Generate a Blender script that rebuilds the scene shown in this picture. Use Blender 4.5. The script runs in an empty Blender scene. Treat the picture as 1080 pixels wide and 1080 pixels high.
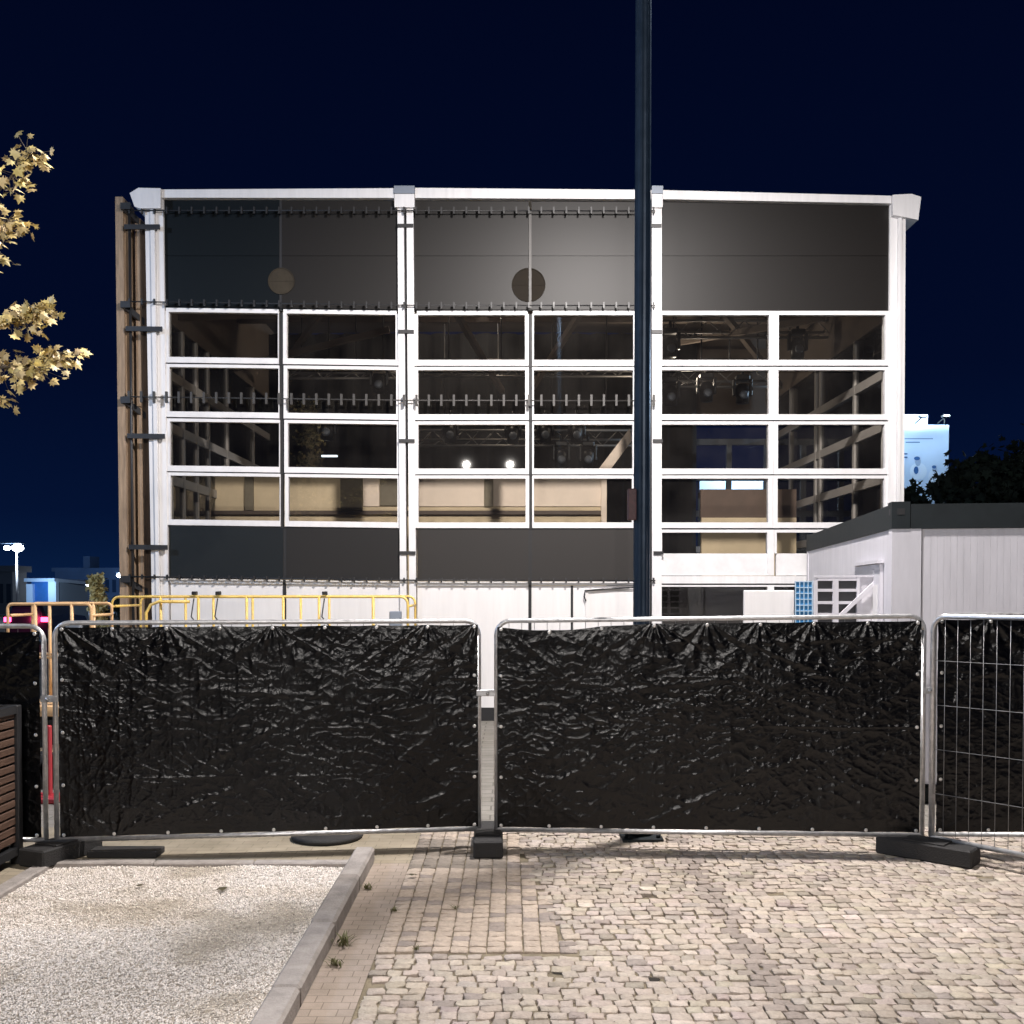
import bpy, math, random
import numpy as np
from mathutils import Vector, Matrix, noise
random.seed(7)
rng = np.random.default_rng(7)
R = math.radians
sc = bpy.context.scene
COL = sc.collection

# ------------------------------------------------------------------ camera
F = 1082.0; HOR = 622.0; PITCH = R(1.5); CZ = 2.07
V0 = HOR + F*math.tan(PITCH)
cam_d = bpy.data.cameras.new('camera'); cam = bpy.data.objects.new('camera', cam_d); COL.objects.link(cam)
cam.location = (0, 0, CZ); cam.rotation_euler = (R(90)-PITCH, 0, 0)
cam_d.sensor_width = 36; cam_d.lens = 36*F/1080; cam_d.shift_y = (V0-540)/1080
cam_d.clip_end = 2000; cam_d.clip_start = .05
sc.camera = cam

def P(u, v, Y):
    """point at depth Y that a photo pixel falls on"""
    x = (u-540)/F; up = (V0-v)/F
    dy = math.cos(PITCH)+up*math.sin(PITCH); dz = -math.sin(PITCH)+up*math.cos(PITCH)
    s = Y/dy
    return Vector((x*s, Y, CZ+dz*s))
def PX(u, Y): return P(u, HOR, Y).x

# ------------------------------------------------------------------ mesh builder
class MB:
    def __init__(s): s.v=[]; s.f=[]; s.sm=[]; s.mi=[]; s.col=[]
    def add(s, verts, faces, smooth=False, mi=0):
        o=len(s.v); s.v += [tuple(p) for p in verts]
        for f in faces: s.f.append(tuple(i+o for i in f)); s.sm.append(smooth); s.mi.append(mi)
    def hexa(s, p, mi=0):   # p: 4 bottom ccw, 4 top ccw
        s.add(p, [(3,2,1,0),(4,5,6,7),(0,1,5,4),(1,2,6,5),(2,3,7,6),(3,0,4,7)], False, mi)
    def box(s, x0,x1,y0,y1,z0,z1, mi=0):
        s.hexa([(x0,y0,z0),(x1,y0,z0),(x1,y1,z0),(x0,y1,z0),(x0,y0,z1),(x1,y0,z1),(x1,y1,z1),(x0,y1,z1)], mi)
    def bbox(s, x0,x1,y0,y1,z0,z1, b=.01, mi=0):  # chamfered box
        vs=[]; fs=[]
        def ring(z, i): return [(x0+i,y0,z),(x1-i,y0,z),(x1,y0+i,z),(x1,y1-i,z),(x1-i,y1,z),(x0+i,y1,z),(x0,y1-i,z),(x0,y0+i,z)]
        def rin(z): return [(x0+b,y0+b,z),(x1-b,y0+b,z),(x1-b,y0+b,z),(x1-b,y1-b,z),(x1-b,y1-b,z),(x0+b,y1-b,z),(x0+b,y1-b,z),(x0+b,y0+b,z)]
        q=[(x0+b,y0+b),(x1-b,y0+b),(x1-b,y1-b),(x0+b,y1-b)]
        vs=[(x,y,z0) for x,y in q]+ring(z0+b,b)+ring(z1-b,b)+[(x,y,z1) for x,y in q]
        fs=[(3,2,1,0),(20,21,22,23)]
        for k in range(8): fs.append((4+k,4+(k+1)%8,12+(k+1)%8,12+k))
        for k in range(4):
            fs.append((k,(k+1)%4,4+2*((k)%4)+1,4+2*k)); fs.append(((k+1)%4,4+(2*k+2)%8,4+2*k+1))
            fs.append((12+2*k,12+2*k+1,20+(k+1)%4,20+k)); fs.append((12+2*k+1,12+(2*k+2)%8,20+(k+1)%4))
        s.add(vs,fs,False,mi)
    def bar(s, a, b, w, h, mi=0, up=(0,0,1)):   # rectangular bar along a-b
        a=Vector(a); b=Vector(b); d=(b-a).normalized(); up=Vector(up)
        if abs(d.dot(up))>.95: up=Vector((0,1,0))
        sx=d.cross(up).normalized()*w/2; sz=sx.cross(d).normalized()*h/2
        s.hexa([a-sx-sz,a+sx-sz,b+sx-sz,b-sx-sz,a-sx+sz,a+sx+sz,b+sx+sz,b-sx+sz], mi)
    def tube(s, pts, r, n=8, closed=False, mi=0, smooth=True):
        pts=[Vector(p) for p in pts]; m=len(pts); rs=r if isinstance(r,(list,tuple)) else [r]*m
        vs=[]; fs=[]; prev=None
        for i,p in enumerate(pts):
            if closed: t=(pts[(i+1)%m]-pts[i-1]).normalized()
            else: t=(pts[min(i+1,m-1)]-pts[max(i-1,0)]).normalized()
            if prev is None:
                a=Vector((0,0,1)) if abs(t.z)<.9 else Vector((1,0,0))
                u=t.cross(a).normalized()
            else: u=(prev-t*prev.dot(t)).normalized()
            w=t.cross(u); prev=u
            for k in range(n):
                q=2*math.pi*k/n; vs.append(p+(u*math.cos(q)+w*math.sin(q))*rs[i])
        for i in range(m if closed else m-1):
            for k in range(n):
                a=i*n+k; b=i*n+(k+1)%n; c=((i+1)%m)*n+(k+1)%n; d=((i+1)%m)*n+k
                fs.append((a,b,c,d))
        if not closed: fs.append(tuple(range(n-1,-1,-1))); fs.append(tuple((m-1)*n+k for k in range(n)))
        s.add(vs,fs,smooth,mi)
    def lathe(s, c, prof, n=20, mi=0, axis='z', smooth=True):
        vs=[];fs=[]
        for r,h in prof:
            for k in range(n):
                q=2*math.pi*k/n
                if axis=='z': vs.append((c[0]+r*math.cos(q),c[1]+r*math.sin(q),c[2]+h))
                else: vs.append((c[0]+r*math.cos(q),c[1]-h,c[2]+r*math.sin(q)))
        for i in range(len(prof)-1):
            for k in range(n): fs.append((i*n+k,i*n+(k+1)%n,(i+1)*n+(k+1)%n,(i+1)*n+k))
        fs.append(tuple(range(n-1,-1,-1))); m=len(prof)-1; fs.append(tuple(m*n+k for k in range(n)))
        s.add(vs,fs,smooth,mi)
    def build(s, name, mat, parent=None, loc=None):
        me=bpy.data.meshes.new(name); me.from_pydata(s.v,[],s.f)
        me.polygons.foreach_set('use_smooth', s.sm)
        for m in (mat if isinstance(mat,(list,tuple)) else [mat]): me.materials.append(m)
        if any(s.mi): me.polygons.foreach_set('material_index', s.mi)
        if s.col:
            ca=me.color_attributes.new('tone','FLOAT_COLOR','POINT'); ca.data.foreach_set('color', [c for q in s.col for c in q])
        me.update()
        o=bpy.data.objects.new(name, me); COL.objects.link(o)
        if parent is not None: o.parent=parent; o.matrix_parent_inverse=Matrix.Translation(parent.location).inverted() if parent.rotation_euler.z==0 else parent_inv(parent)
        return o
def parent_inv(p):
    return (Matrix.Translation(p.location) @ p.rotation_euler.to_matrix().to_4x4()).inverted()
def empty(name, label, cat, loc=(0,0,0), group=None):
    o=bpy.data.objects.new(name,None); COL.objects.link(o); o.location=loc; o.empty_display_size=.2
    return tag(o,label,cat,group)
def tag(o,label,cat,group=None):
    o['label']=label; o['category']=cat
    if group: o['group']=group
    return o
def setting(o,kind='structure'): o['kind']=kind; return o
def copy_tree(o, delta, parent=None):
    c=o.copy(); COL.objects.link(c)
    if parent is None: c.location=Vector(o.location)+Vector(delta)
    else: c.parent=parent
    for ch in list(o.children): copy_tree(ch, delta, c)
    return c

# ------------------------------------------------------------------ materials
def mat(name, col, rough=.5, metal=0, var=0, vscale=6, bump=0, bscale=40, emit=None, spec=.5, attr=False, coat=0, stretch=None, col2=None):
    m=bpy.data.materials.new(name); m.use_nodes=True; nt=m.node_tree; N=nt.nodes; L=nt.links
    b=N['Principled BSDF']; b.inputs['Roughness'].default_value=rough; b.inputs['Metallic'].default_value=metal
    b.inputs['Specular IOR Level'].default_value=spec; b.inputs['Base Color'].default_value=(*col,1); b.inputs['Coat Weight'].default_value=coat
    tc=N.new('ShaderNodeTexCoord'); src=tc.outputs['Object']
    if stretch:
        mp=N.new('ShaderNodeMapping'); mp.inputs['Scale'].default_value=stretch; L.new(src,mp.inputs[0]); src=mp.outputs[0]
    colout=None
    if attr:
        at=N.new('ShaderNodeAttribute'); at.attribute_name='tone'; mx=N.new('ShaderNodeMix'); mx.data_type='RGBA'; mx.blend_type='MULTIPLY'; mx.inputs[0].default_value=1
        mx.inputs[6].default_value=(*col,1); L.new(at.outputs['Color'],mx.inputs[7]); colout=mx.outputs[2]
    if var:
        nz=N.new('ShaderNodeTexNoise'); nz.inputs['Scale'].default_value=vscale; nz.inputs['Detail'].default_value=6; nz.inputs['Roughness'].default_value=.65
        L.new(src,nz.inputs['Vector'])
        rp=N.new('ShaderNodeValToRGB'); e=rp.color_ramp.elements; e[0].position=.3; e[1].position=.72
        d=col2 or tuple(c*(1-var) for c in col)
        if colout is None:
            e[0].color=(*d,1); e[1].color=(*[min(1,c*(1+var*.4)) for c in col],1); colout=rp.outputs[0]
            L.new(nz.outputs['Fac'],rp.inputs[0])
        else:
            e[0].color=(1-var,)*3+(1,); e[1].color=(1,1,1,1); L.new(nz.outputs['Fac'],rp.inputs[0])
            m2=N.new('ShaderNodeMix'); m2.data_type='RGBA'; m2.blend_type='MULTIPLY'; m2.inputs[0].default_value=1
            L.new(colout,m2.inputs[6]); L.new(rp.outputs[0],m2.inputs[7]); colout=m2.outputs[2]
        mr=N.new('ShaderNodeMapRange'); mr.inputs['To Min'].default_value=max(0,rough-.12); mr.inputs['To Max'].default_value=min(1,rough+.12)
        L.new(nz.outputs['Fac'],mr.inputs[0]); L.new(mr.outputs[0],b.inputs['Roughness'])
    if colout is not None: L.new(colout,b.inputs['Base Color'])
    if bump:
        n2=N.new('ShaderNodeTexNoise'); n2.inputs['Scale'].default_value=bscale; n2.inputs['Detail'].default_value=5; L.new(src,n2.inputs['Vector'])
        bp=N.new('ShaderNodeBump'); bp.inputs['Strength'].default_value=bump; bp.inputs['Distance'].default_value=.02
        L.new(n2.outputs['Fac'],bp.inputs['Height']); L.new(bp.outputs[0],b.inputs['Normal'])
    if emit:
        b.inputs['Emission Color'].default_value=(*emit[0],1); b.inputs['Emission Strength'].default_value=emit[1]
    return m
def glass(name, tint=(.97,.96,.94), ior=1.5):
    m=bpy.data.materials.new(name); m.use_nodes=True; nt=m.node_tree; N=nt.nodes; L=nt.links; N.clear()
    out=N.new('ShaderNodeOutputMaterial'); mx=N.new('ShaderNodeMixShader'); t=N.new('ShaderNodeBsdfTransparent'); g=N.new('ShaderNodeBsdfGlossy'); f=N.new('ShaderNodeFresnel')
    t.inputs[0].default_value=(*tint,1); g.inputs['Roughness'].default_value=.015; f.inputs[0].default_value=ior
    L.new(f.outputs[0],mx.inputs[0]); L.new(t.outputs[0],mx.inputs[1]); L.new(g.outputs[0],mx.inputs[2])
    d=N.new('ShaderNodeBsdfDiffuse'); d.inputs[0].default_value=(.55,.50,.46,1); m2=N.new('ShaderNodeMixShader')  # thin diffuse film puts the brownish interior haze onto the panes
    tc=N.new('ShaderNodeTexCoord'); nz=N.new('ShaderNodeTexNoise'); nz.inputs['Scale'].default_value=1.7; nz.inputs['Detail'].default_value=7; L.new(tc.outputs['Object'],nz.inputs['Vector'])
    mr=N.new('ShaderNodeMapRange'); mr.inputs['From Min'].default_value=.3; mr.inputs['From Max'].default_value=.75; mr.inputs['To Min'].default_value=.002; mr.inputs['To Max'].default_value=.011; L.new(nz.outputs['Fac'],mr.inputs[0]); L.new(mr.outputs[0],m2.inputs[0])
    L.new(mx.outputs[0],m2.inputs[1]); L.new(d.outputs[0],m2.inputs[2]); L.new(m2.outputs[0],out.inputs[0])
    return m
def brick_mat(name, c1, c2, mortar, w, h, rough=.8, offset=.5, msize=.006, rot=0, bump=.4, var=.35):
    m=mat(name,c1,rough); nt=m.node_tree; N=nt.nodes; L=nt.links; b=N['Principled BSDF']
    tc=N.new('ShaderNodeTexCoord'); mp=N.new('ShaderNodeMapping'); mp.inputs['Rotation'].default_value=(0,0,rot); L.new(tc.outputs['Object'],mp.inputs[0])
    br=N.new('ShaderNodeTexBrick'); br.offset=offset; br.inputs['Scale'].default_value=1; br.inputs['Brick Width'].default_value=w; br.inputs['Row Height'].default_value=h
    br.inputs['Mortar Size'].default_value=msize; br.inputs['Mortar Smooth'].default_value=.3; br.inputs['Color1'].default_value=(*c1,1); br.inputs['Color2'].default_value=(*c2,1); br.inputs['Mortar'].default_value=(*mortar,1)
    L.new(mp.outputs[0],br.inputs['Vector'])
    nz=N.new('ShaderNodeTexNoise'); nz.inputs['Scale'].default_value=3; nz.inputs['Detail'].default_value=8; nz.inputs['Roughness'].default_value=.7; L.new(tc.outputs['Object'],nz.inputs['Vector'])
    rp=N.new('ShaderNodeValToRGB'); rp.color_ramp.elements[0].position=.3; rp.color_ramp.elements[1].position=.7; rp.color_ramp.elements[0].color=(1-var,1-var,1-var*1.1,1); rp.color_ramp.elements[1].color=(1,1,1,1); L.new(nz.outputs['Fac'],rp.inputs[0])
    mx=N.new('ShaderNodeMix'); mx.data_type='RGBA'; mx.blend_type='MULTIPLY'; mx.inputs[0].default_value=1; L.new(br.outputs[0],mx.inputs[6]); L.new(rp.outputs[0],mx.inputs[7]); L.new(mx.outputs[2],b.inputs['Base Color'])
    n3=N.new('ShaderNodeTexNoise'); n3.inputs['Scale'].default_value=120; L.new(tc.outputs['Object'],n3.inputs['Vector'])
    ma=N.new('ShaderNodeMath'); ma.operation='MULTIPLY_ADD'; L.new(br.outputs['Fac'],ma.inputs[0]); ma.inputs[1].default_value=-1.5; L.new(n3.outputs['Fac'],ma.inputs[2])
    bp=N.new('ShaderNodeBump'); bp.inputs['Strength'].default_value=bump; bp.inputs['Distance'].default_value=.006; L.new(ma.outputs[0],bp.inputs['Height']); L.new(bp.outputs[0],b.inputs['Normal'])
    return m

M={}
M['white']=mat('white_paint',(.74,.73,.735),.42,var=.10,vscale=3,stretch=(5,5,.5))
M['sideframe']=mat('grey_white_inner_frame',(.42,.40,.385),.5,var=.1)
M['whitewall']=mat('white_wall_panel',(.76,.74,.735),.5,var=.09,vscale=2,stretch=(4,4,.4))
M['frame']=mat('white_window_frame',(.74,.73,.735),.4,var=.12,vscale=4)
M['blackgap']=mat('black_gasket',(.012,.012,.014),.6)
M['panel']=mat('dark_satin_panel',(.0085,.0072,.0066),.475,spec=.30)
M['paneldim']=mat('dimmed_teal_satin_panel',(.0025,.0048,.0068),.45,spec=.2)  # darkened panel copy; the dimmer light on the end bay is in the colour
M['lowpanel']=mat('dark_matt_panel',(.029,.026,.0245),.6,var=.1,vscale=1.5,spec=.3)
M['lowhalfdim']=mat('dimmed_matt_panel',(.015,.0138,.0138),.6,var=.1,vscale=1.5,spec=.3)  # lower panel colour darkened for the weaker light on this bay
M['lowdim']=mat('dimmed_teal_matt_panel',(.0055,.0085,.011),.6,var=.1,vscale=1.5,spec=.3)  # darker again: the end bay's light falloff is put into the colour
M['black']=mat('black_steel',(.02,.02,.022),.45,var=.2,vscale=10)
M['railsteel']=mat('dull_steel_rail',(.06,.057,.055),.5,.3,var=.2,vscale=15)
M['cap']=mat('grey_metal_cap',(.22,.25,.30),.45,.2)
M['galv']=mat('galvanised_pipe',(.62,.62,.63),.42,.75,var=.3,vscale=18,bump=.12,bscale=60)
M['glass']=glass('window_glass')
M['interior']=mat('beige_fabric_lining',(.22,.18,.15),.9,var=.15,vscale=1.5)
M['board']=mat('beige_board',(.70,.58,.40),.8,var=.2,vscale=1.2)
M['paleboard']=mat('pale_board',(.85,.73,.62),.8,var=.12,vscale=2)
M['stud']=mat('taupe_stud',(.2,.175,.13),.8,var=.2)
M['darkrail']=mat('dark_brown_rail',(.11,.085,.07),.7)
M['brownboard']=mat('brown_board',(.13,.09,.07),.75,var=.25,vscale=3)
M['floor']=mat('dark_stage_floor',(.08,.075,.07),.6,var=.3)
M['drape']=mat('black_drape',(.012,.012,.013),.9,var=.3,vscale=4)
M['truss']=mat('grey_aluminium_truss',(.3,.29,.28),.45,.6)
M['stageblack']=mat('black_lamp_body',(.015,.015,.016),.4)
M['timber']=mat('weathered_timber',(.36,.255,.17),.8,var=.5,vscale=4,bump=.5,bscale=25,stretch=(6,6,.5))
M['timbershade']=mat('shaded_timber',(.15,.105,.078),.85,var=.5,vscale=4,bump=.5,bscale=25,stretch=(6,6,.5))  # timber colour darkened: the shadow on the inner boards is painted in
M['slat']=mat('brown_wood_slat',(.10,.055,.036),.6,var=.45,vscale=5,bump=.3,bscale=30,stretch=(3,.4,6))
M['pole']=mat('dark_painted_lamp_pole',(.028,.048,.08),.33,.3,var=.2,vscale=8)
M['yellow']=mat('yellow_lift_paint',(.82,.57,.16),.4,var=.25,vscale=12)
M['orange']=mat('orange_lift_paint',(.74,.47,.24),.45,var=.25,vscale=12)
M['rubber']=mat('black_rubber',(.022,.021,.021),.75,var=.35,vscale=14,bump=.4,bscale=90)
M['contwhite']=mat('container_white_steel',(.64,.625,.67),.5,var=.13,vscale=2.5,stretch=(3,3,.5))
M['contgrey']=mat('container_dark_grey',(.018,.023,.026),.7,spec=.2,var=.25,vscale=5)
M['lamp_on']=mat('lit_lamp_lens',(1,1,1),.3,emit=((1,.96,.9),18))
M['spot_on']=mat('lit_spot_lens',(1,1,1),.3,emit=((1,.92,.8),14))
M['led_on']=mat('lit_led_strip',(.8,.9,1),.3,emit=((.75,.88,1),1.6))
M['kerb']=mat('concrete_kerb',(.36,.325,.30),.85,var=.35,vscale=7,bump=.35,bscale=70)
M['sett']=mat('granite_sett',(.50,.432,.372),.72,attr=True,var=.34,vscale=26,bump=.55,bscale=75)
M['jointfill']=mat('mossy_joint_sand',(.24,.20,.135),.95,var=.5,vscale=9,bump=.5,bscale=120)
M['stone']=mat('white_gravel_stone',(.87,.82,.785),.7,attr=True)
M['soil']=mat('gravel_bed_soil',(.54,.475,.40),.95,var=.35,vscale=30,bump=.6,bscale=150)
M['paver']=brick_mat('beige_pavers',(.36,.305,.225),(.32,.27,.2),(.2,.165,.115),.2,.1,msize=.003,bump=.3)
M['strip']=brick_mat('pink_clinker_pavers',(.40,.325,.27),(.36,.295,.25),(.22,.175,.135),.135,.085,msize=.003,offset=.35,bump=.3)
M['yard']=brick_mat('yard_pavers',(.30,.28,.25),(.26,.24,.215),(.15,.14,.12),.4,.2,msize=.01)
M['asphalt']=mat('dark_asphalt',(.045,.045,.048),.9,var=.3,vscale=8,bump=.4,bscale=90)
M['weed']=mat('weed_green',(.13,.125,.05),.7,var=.3,vscale=20)
M['dryleaf']=mat('dry_leaf',(.07,.06,.03),.7)
M['wire']=mat('dull_galvanised_wire',(.30,.30,.31),.5,.6)
M['leaf']=mat('lit_maple_leaf',(.72,.60,.30),.5,attr=True)
M['bark']=mat('grey_bark',(.11,.09,.07),.9,var=.4,bump=.6,bscale=30)
M['darkleaf']=mat('dark_tree_leaf',(.014,.02,.011),.85,attr=True)
M['eyelet']=mat('zinc_eyelet',(.75,.74,.72),.35,.5)

# black wrinkled tarpaulin: fine crinkles in the bump, the folds are in the mesh
def tarp_mat():
    m=mat('black_tarpaulin',(.0016,.0016,.0020),.3,spec=.40); nt=m.node_tree; N=nt.nodes; L=nt.links; b=N['Principled BSDF']
    tc=N.new('ShaderNodeTexCoord')
    n1=N.new('ShaderNodeTexNoise'); n1.inputs['Scale'].default_value=38; n1.inputs['Detail'].default_value=5; n1.inputs['Distortion'].default_value=1.2; L.new(tc.outputs['Object'],n1.inputs['Vector'])
    vo=N.new('ShaderNodeTexVoronoi'); vo.feature='DISTANCE_TO_EDGE'; vo.inputs['Scale'].default_value=30
    mxv=N.new('ShaderNodeMix'); mxv.data_type='VECTOR'; mxv.inputs[0].default_value=.08; L.new(tc.outputs['Object'],mxv.inputs[4]); L.new(n1.outputs['Color'],mxv.inputs[5]); L.new(mxv.outputs[1],vo.inputs['Vector'])
    ma=N.new('ShaderNodeMath'); ma.operation='MULTIPLY_ADD'; L.new(vo.outputs['Distance'],ma.inputs[0]); ma.inputs[1].default_value=.9; L.new(n1.outputs['Fac'],ma.inputs[2])
    bp=N.new('ShaderNodeBump'); bp.inputs['Strength'].default_value=.2; bp.inputs['Distance'].default_value=.010; L.new(ma.outputs[0],bp.inputs['Height']); L.new(bp.outputs[0],b.inputs['Normal'])
    n4=N.new('ShaderNodeTexNoise'); n4.inputs['Scale'].default_value=2.2; n4.inputs['Detail'].default_value=4; L.new(tc.outputs['Object'],n4.inputs['Vector'])
    mr=N.new('ShaderNodeMapRange'); mr.inputs['From Min'].default_value=.3; mr.inputs['From Max'].default_value=.7; mr.inputs['To Min'].default_value=.19; mr.inputs['To Max'].default_value=.31; L.new(n4.outputs['Fac'],mr.inputs[0]); L.new(mr.outputs[0],b.inputs['Roughness'])
    return m
M['tarp']=tarp_mat()

# ------------------------------------------------------------------ world: clear navy night sky
w=bpy.data.worlds.new('World'); sc.world=w; w.use_nodes=True
N=w.node_tree.nodes; L=w.node_tree.links; bg=N['Background']
tc=N.new('ShaderNodeTexCoord'); sp=N.new('ShaderNodeSeparateXYZ'); L.new(tc.outputs['Generated'],sp.inputs[0])
rp=N.new('ShaderNodeValToRGB'); e=rp.color_ramp.elements
e[0].position=0; e[0].color=(.0026,.0125,.050,1); e[1].position=.55; e[1].color=(.0005,.0020,.0125,1)
k=rp.color_ramp.elements.new(.07); k.color=(.0013,.0062,.031,1); k=rp.color_ramp.elements.new(.2); k.color=(.0008,.0034,.0195,1)
L.new(sp.outputs['Z'],rp.inputs[0]); L.new(rp.outputs[0],bg.inputs[0]); bg.inputs[1].default_value=1.0

# ------------------------------------------------------------------ ground
def sheet(name, x0,x1,y0,y1,z,m,nx=1,ny=1):
    b=MB(); b.add([(x0,y0,z),(x1,y0,z),(x1,y1,z),(x0,y1,z)],[(0,1,2,3)]); return setting(b.build(name,m))
sheet('ground',-400,400,-60,700,-.09,M['asphalt'])
sheet('yard_paving',-14,14,8.9,34,-.004,M['yard'])
KX0,KX1=-1.20,-1.05; BX0=-3.45; BY1=7.72; SX=-.775
sheet('bedding_sand',SX-.02,6.2,3.2,8.9,-.014,M['jointfill'])
sheet('paver_strip',KX1,SX,3.2,BY1,-.002,M['strip'])
o=sheet('paved_path',-9,SX,BY1,8.9,-.001,M['paver'])
sheet('paved_verge',-9,BX0-.12,3.2,BY1,-.003,M['paver'])
b=MB()
ys=[3.2,4.05,5.05,6.05,7.02,BY1+.1]
for i in range(len(ys)-1):
    j=rng.normal(0,.003); b.bbox(KX0+j,KX1+j,ys[i]+.003,ys[i+1]-.003,-.08,.105+rng.normal(0,.003),.018)
setting(b.build('kerb',M['kerb']))
b=MB()
for i in range(5): b.bbox(BX0-.12,BX0-.0,3.2+i*.905+.002,3.2+(i+1)*.905-.002,-.08,.02+rng.normal(0,.002),.01)
for i in range(3): b.bbox(BX0+.002+i*.75,BX0+(i+1)*.75-.004,BY1-.07,BY1+.03,-.08,.022+rng.normal(0,.002),.01)
setting(b.build('edging_kerb',M['kerb']))

# granite setts
b=MB()
def sett(cx,cy,wx,wy,top,tone,jit=.007,ang=0):
    hx,hy=wx/2,wy/2
    q=[(-hx,-hy),(0,-hy),(hx,-hy),(hx,0),(hx,hy),(0,hy),(-hx,hy),(-hx,0)]
    ca,sa=math.cos(ang),math.sin(ang)
    q=[(x+random.gauss(0,jit),y+random.gauss(0,jit)) for x,y in q]
    q=[(x*(.975 if i%2==0 else 1.0),y*(.975 if i%2==0 else 1.0)) for i,(x,y) in enumerate(q)]
    q=[(cx+x*ca-y*sa,cy+x*sa+y*ca) for x,y in q]
    tx,ty=random.gauss(0,.03),random.gauss(0,.03)
    o=len(b.v)
    def zz(x,y,d): return top+d+(x-cx)*tx+(y-cy)*ty
    ins=.925
    b.v+=[(x,y,-.05) for x,y in q]+[(x,y,zz(x,y,-.0035)) for x,y in q]
    b.v+=[(cx+(x-cx)*ins,cy+(y-cy)*ins,zz(x,y,random.gauss(0,.0018))) for x,y in q]+[(cx,cy,top+random.gauss(.001,.002))]
    b.col+=[tone]*25
    for k in range(8):
        k2=(k+1)%8
        b.f.append((o+k,o+k2,o+8+k2,o+8+k)); b.sm.append(False); b.mi.append(0)
        b.f.append((o+8+k,o+8+k2,o+16+k2,o+16+k)); b.sm.append(True); b.mi.append(0)
        b.f.append((o+16+k,o+16+k2,o+24)); b.sm.append(True); b.mi.append(0)
def tone(kind):
    v=random.gauss(1,.065)
    if kind=='n':
        if random.random()<.10: v*=.72
        if random.random()<.10: v*=1.2
        c=(v*1.0,v*random.gauss(.985,.015),v*random.gauss(.965,.03))
    elif kind=='pink': v=random.gauss(1.0,.06); c=(v*1.04,v*.985,v*.925)
    elif kind=='dark': v=random.gauss(.52,.07); c=(v,v*.98,v*.93)
    elif kind=='grey': v=random.gauss(.7,.05); c=(v,v*.97,v*.98)
    return (*[max(.1,x) for x in c],1)
holes=[(.27,5.53),(.74,5.42)]
y=3.3
while y<8.85:
    rh=random.uniform(.074,.094); x=SX+random.uniform(0,.03)
    while x<6.1:
        wdt=random.uniform(.076,.118)
        cx,cy=x+wdt/2,y+rh/2
        wob=.022*noise.noise((cx*.9,cy*.6,3))+.03*noise.noise((cx*.3,1.7,cy*.2))
        reg = cx<.22-.12*(cy-6.8) and 5.82<cy
        if reg: x+=wdt; continue
        kind='n'
        if abs(cx-(1.36+.01*(cy-6)))<.06 and random.random()<.85: kind='grey'
        hole=any((cx-hx)**2+(cy-hy)**2<.05**2 for hx,hy in holes)
        if not hole and random.random()>.004:
            bv=1+.22*noise.noise((cx*.7,cy*.7,9)); t=tone(kind); t=(*[c*bv for c in t[:3]],1)
            sett(cx,cy+wob,wdt-random.uniform(.003,.010),rh-random.uniform(.003,.009),.001+.010*noise.noise((cx*1.1,cy*1.1,0))+random.gauss(0,.0025),t,.0048,random.gauss(0,.03))
        x+=wdt
    y+=rh
y=5.82
while y<8.85:
    x=SX; rh=.088
    while x<.22-.12*(y-6.8)-.05:
        dark = 7.55<y<8.4 and x<-.12
        sett(x+.052,y+rh/2,.099,rh-.002,.0+random.gauss(0,.0012),tone('dark' if dark else ('pink' if random.random()<.85 else 'grey')),.0022,random.gauss(0,.008))
        x+=.105
    y+=rh
setting(b.build('cobblestone_paving',M['sett']))
b=MB()
for hx,hy in holes: b.add([(hx+.062*math.cos(a)*random.uniform(.7,1),hy+.042*math.sin(a)*random.uniform(.7,1),-.0095) for a in [k*math.pi/5 for k in range(10)]],[tuple(range(10))])
setting(b.build('pit_shade_patch',mat('pit_shade',(.02,.016,.012),.95)))  # flat dark patches paint the shade inside the missing-sett pits

# gravel bed: soil sheet + loose stones
b=MB(); nx,ny=60,80
vs=[]
for j in range(ny+1):
    for i in range(nx+1):
        x=BX0+.0+(KX0-BX0)*i/nx; y=3.2+(BY1-.07-3.2)*j/ny
        vs.append((x,y,-.012+.018*noise.noise((x*1.3,y*1.3,5))))
b.add(vs,[(j*(nx+1)+i,j*(nx+1)+i+1,(j+1)*(nx+1)+i+1,(j+1)*(nx+1)+i) for j in range(ny) for i in range(nx)],True)
setting(b.build('gravel_bed',M['soil']))
n=95000
px=rng.uniform(BX0+.01,KX0-.012,n); py=rng.uniform(3.9,BY1-.085,n)
bare=np.array([noise.noise((x*1.1,y*1.6,2))+.5*noise.noise((x*3.1,y*4.1,7)) for x,y in zip(px,py)])+.62*np.exp(-((px+1.62)/.42)**2-((py-6.35)/.2)**2)+.5*np.exp(-((px+2.6)/.25)**2-((py-7.1)/.12)**2)
keep=rng.random(n) > np.clip((bare-.2)*1.7,0,.6); px,py,bare=px[keep],py[keep],bare[keep]; n=len(px)
s=rng.uniform(.0032,.0074,n)*(1+.5*(rng.random(n)<.06))
base=np.array([(1,0,0),(-1,0,0),(0,1,0),(0,-1,0),(0,0,1),(0,0,-1)],float)
V=np.repeat(base[None],n,0)*(rng.uniform(.65,1.25,(n,6,1)))+rng.normal(0,.22,(n,6,3))
a=rng.uniform(0,6.28,n); ca,sa=np.cos(a),np.sin(a)
X=V[:,:,0]*ca[:,None]-V[:,:,1]*sa[:,None]; Y=V[:,:,0]*sa[:,None]+V[:,:,1]*ca[:,None]; Z=V[:,:,2]*.7
hz=np.array([.018*noise.noise((x*1.3,y*1.3,5)) for x,y in zip(px,py)])
V=np.stack([X*s[:,None]+px[:,None],Y*s[:,None]+py[:,None],Z*s[:,None]+(hz-.008+rng.uniform(0,.008,n))[:,None]],2).reshape(-1,3)
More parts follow.
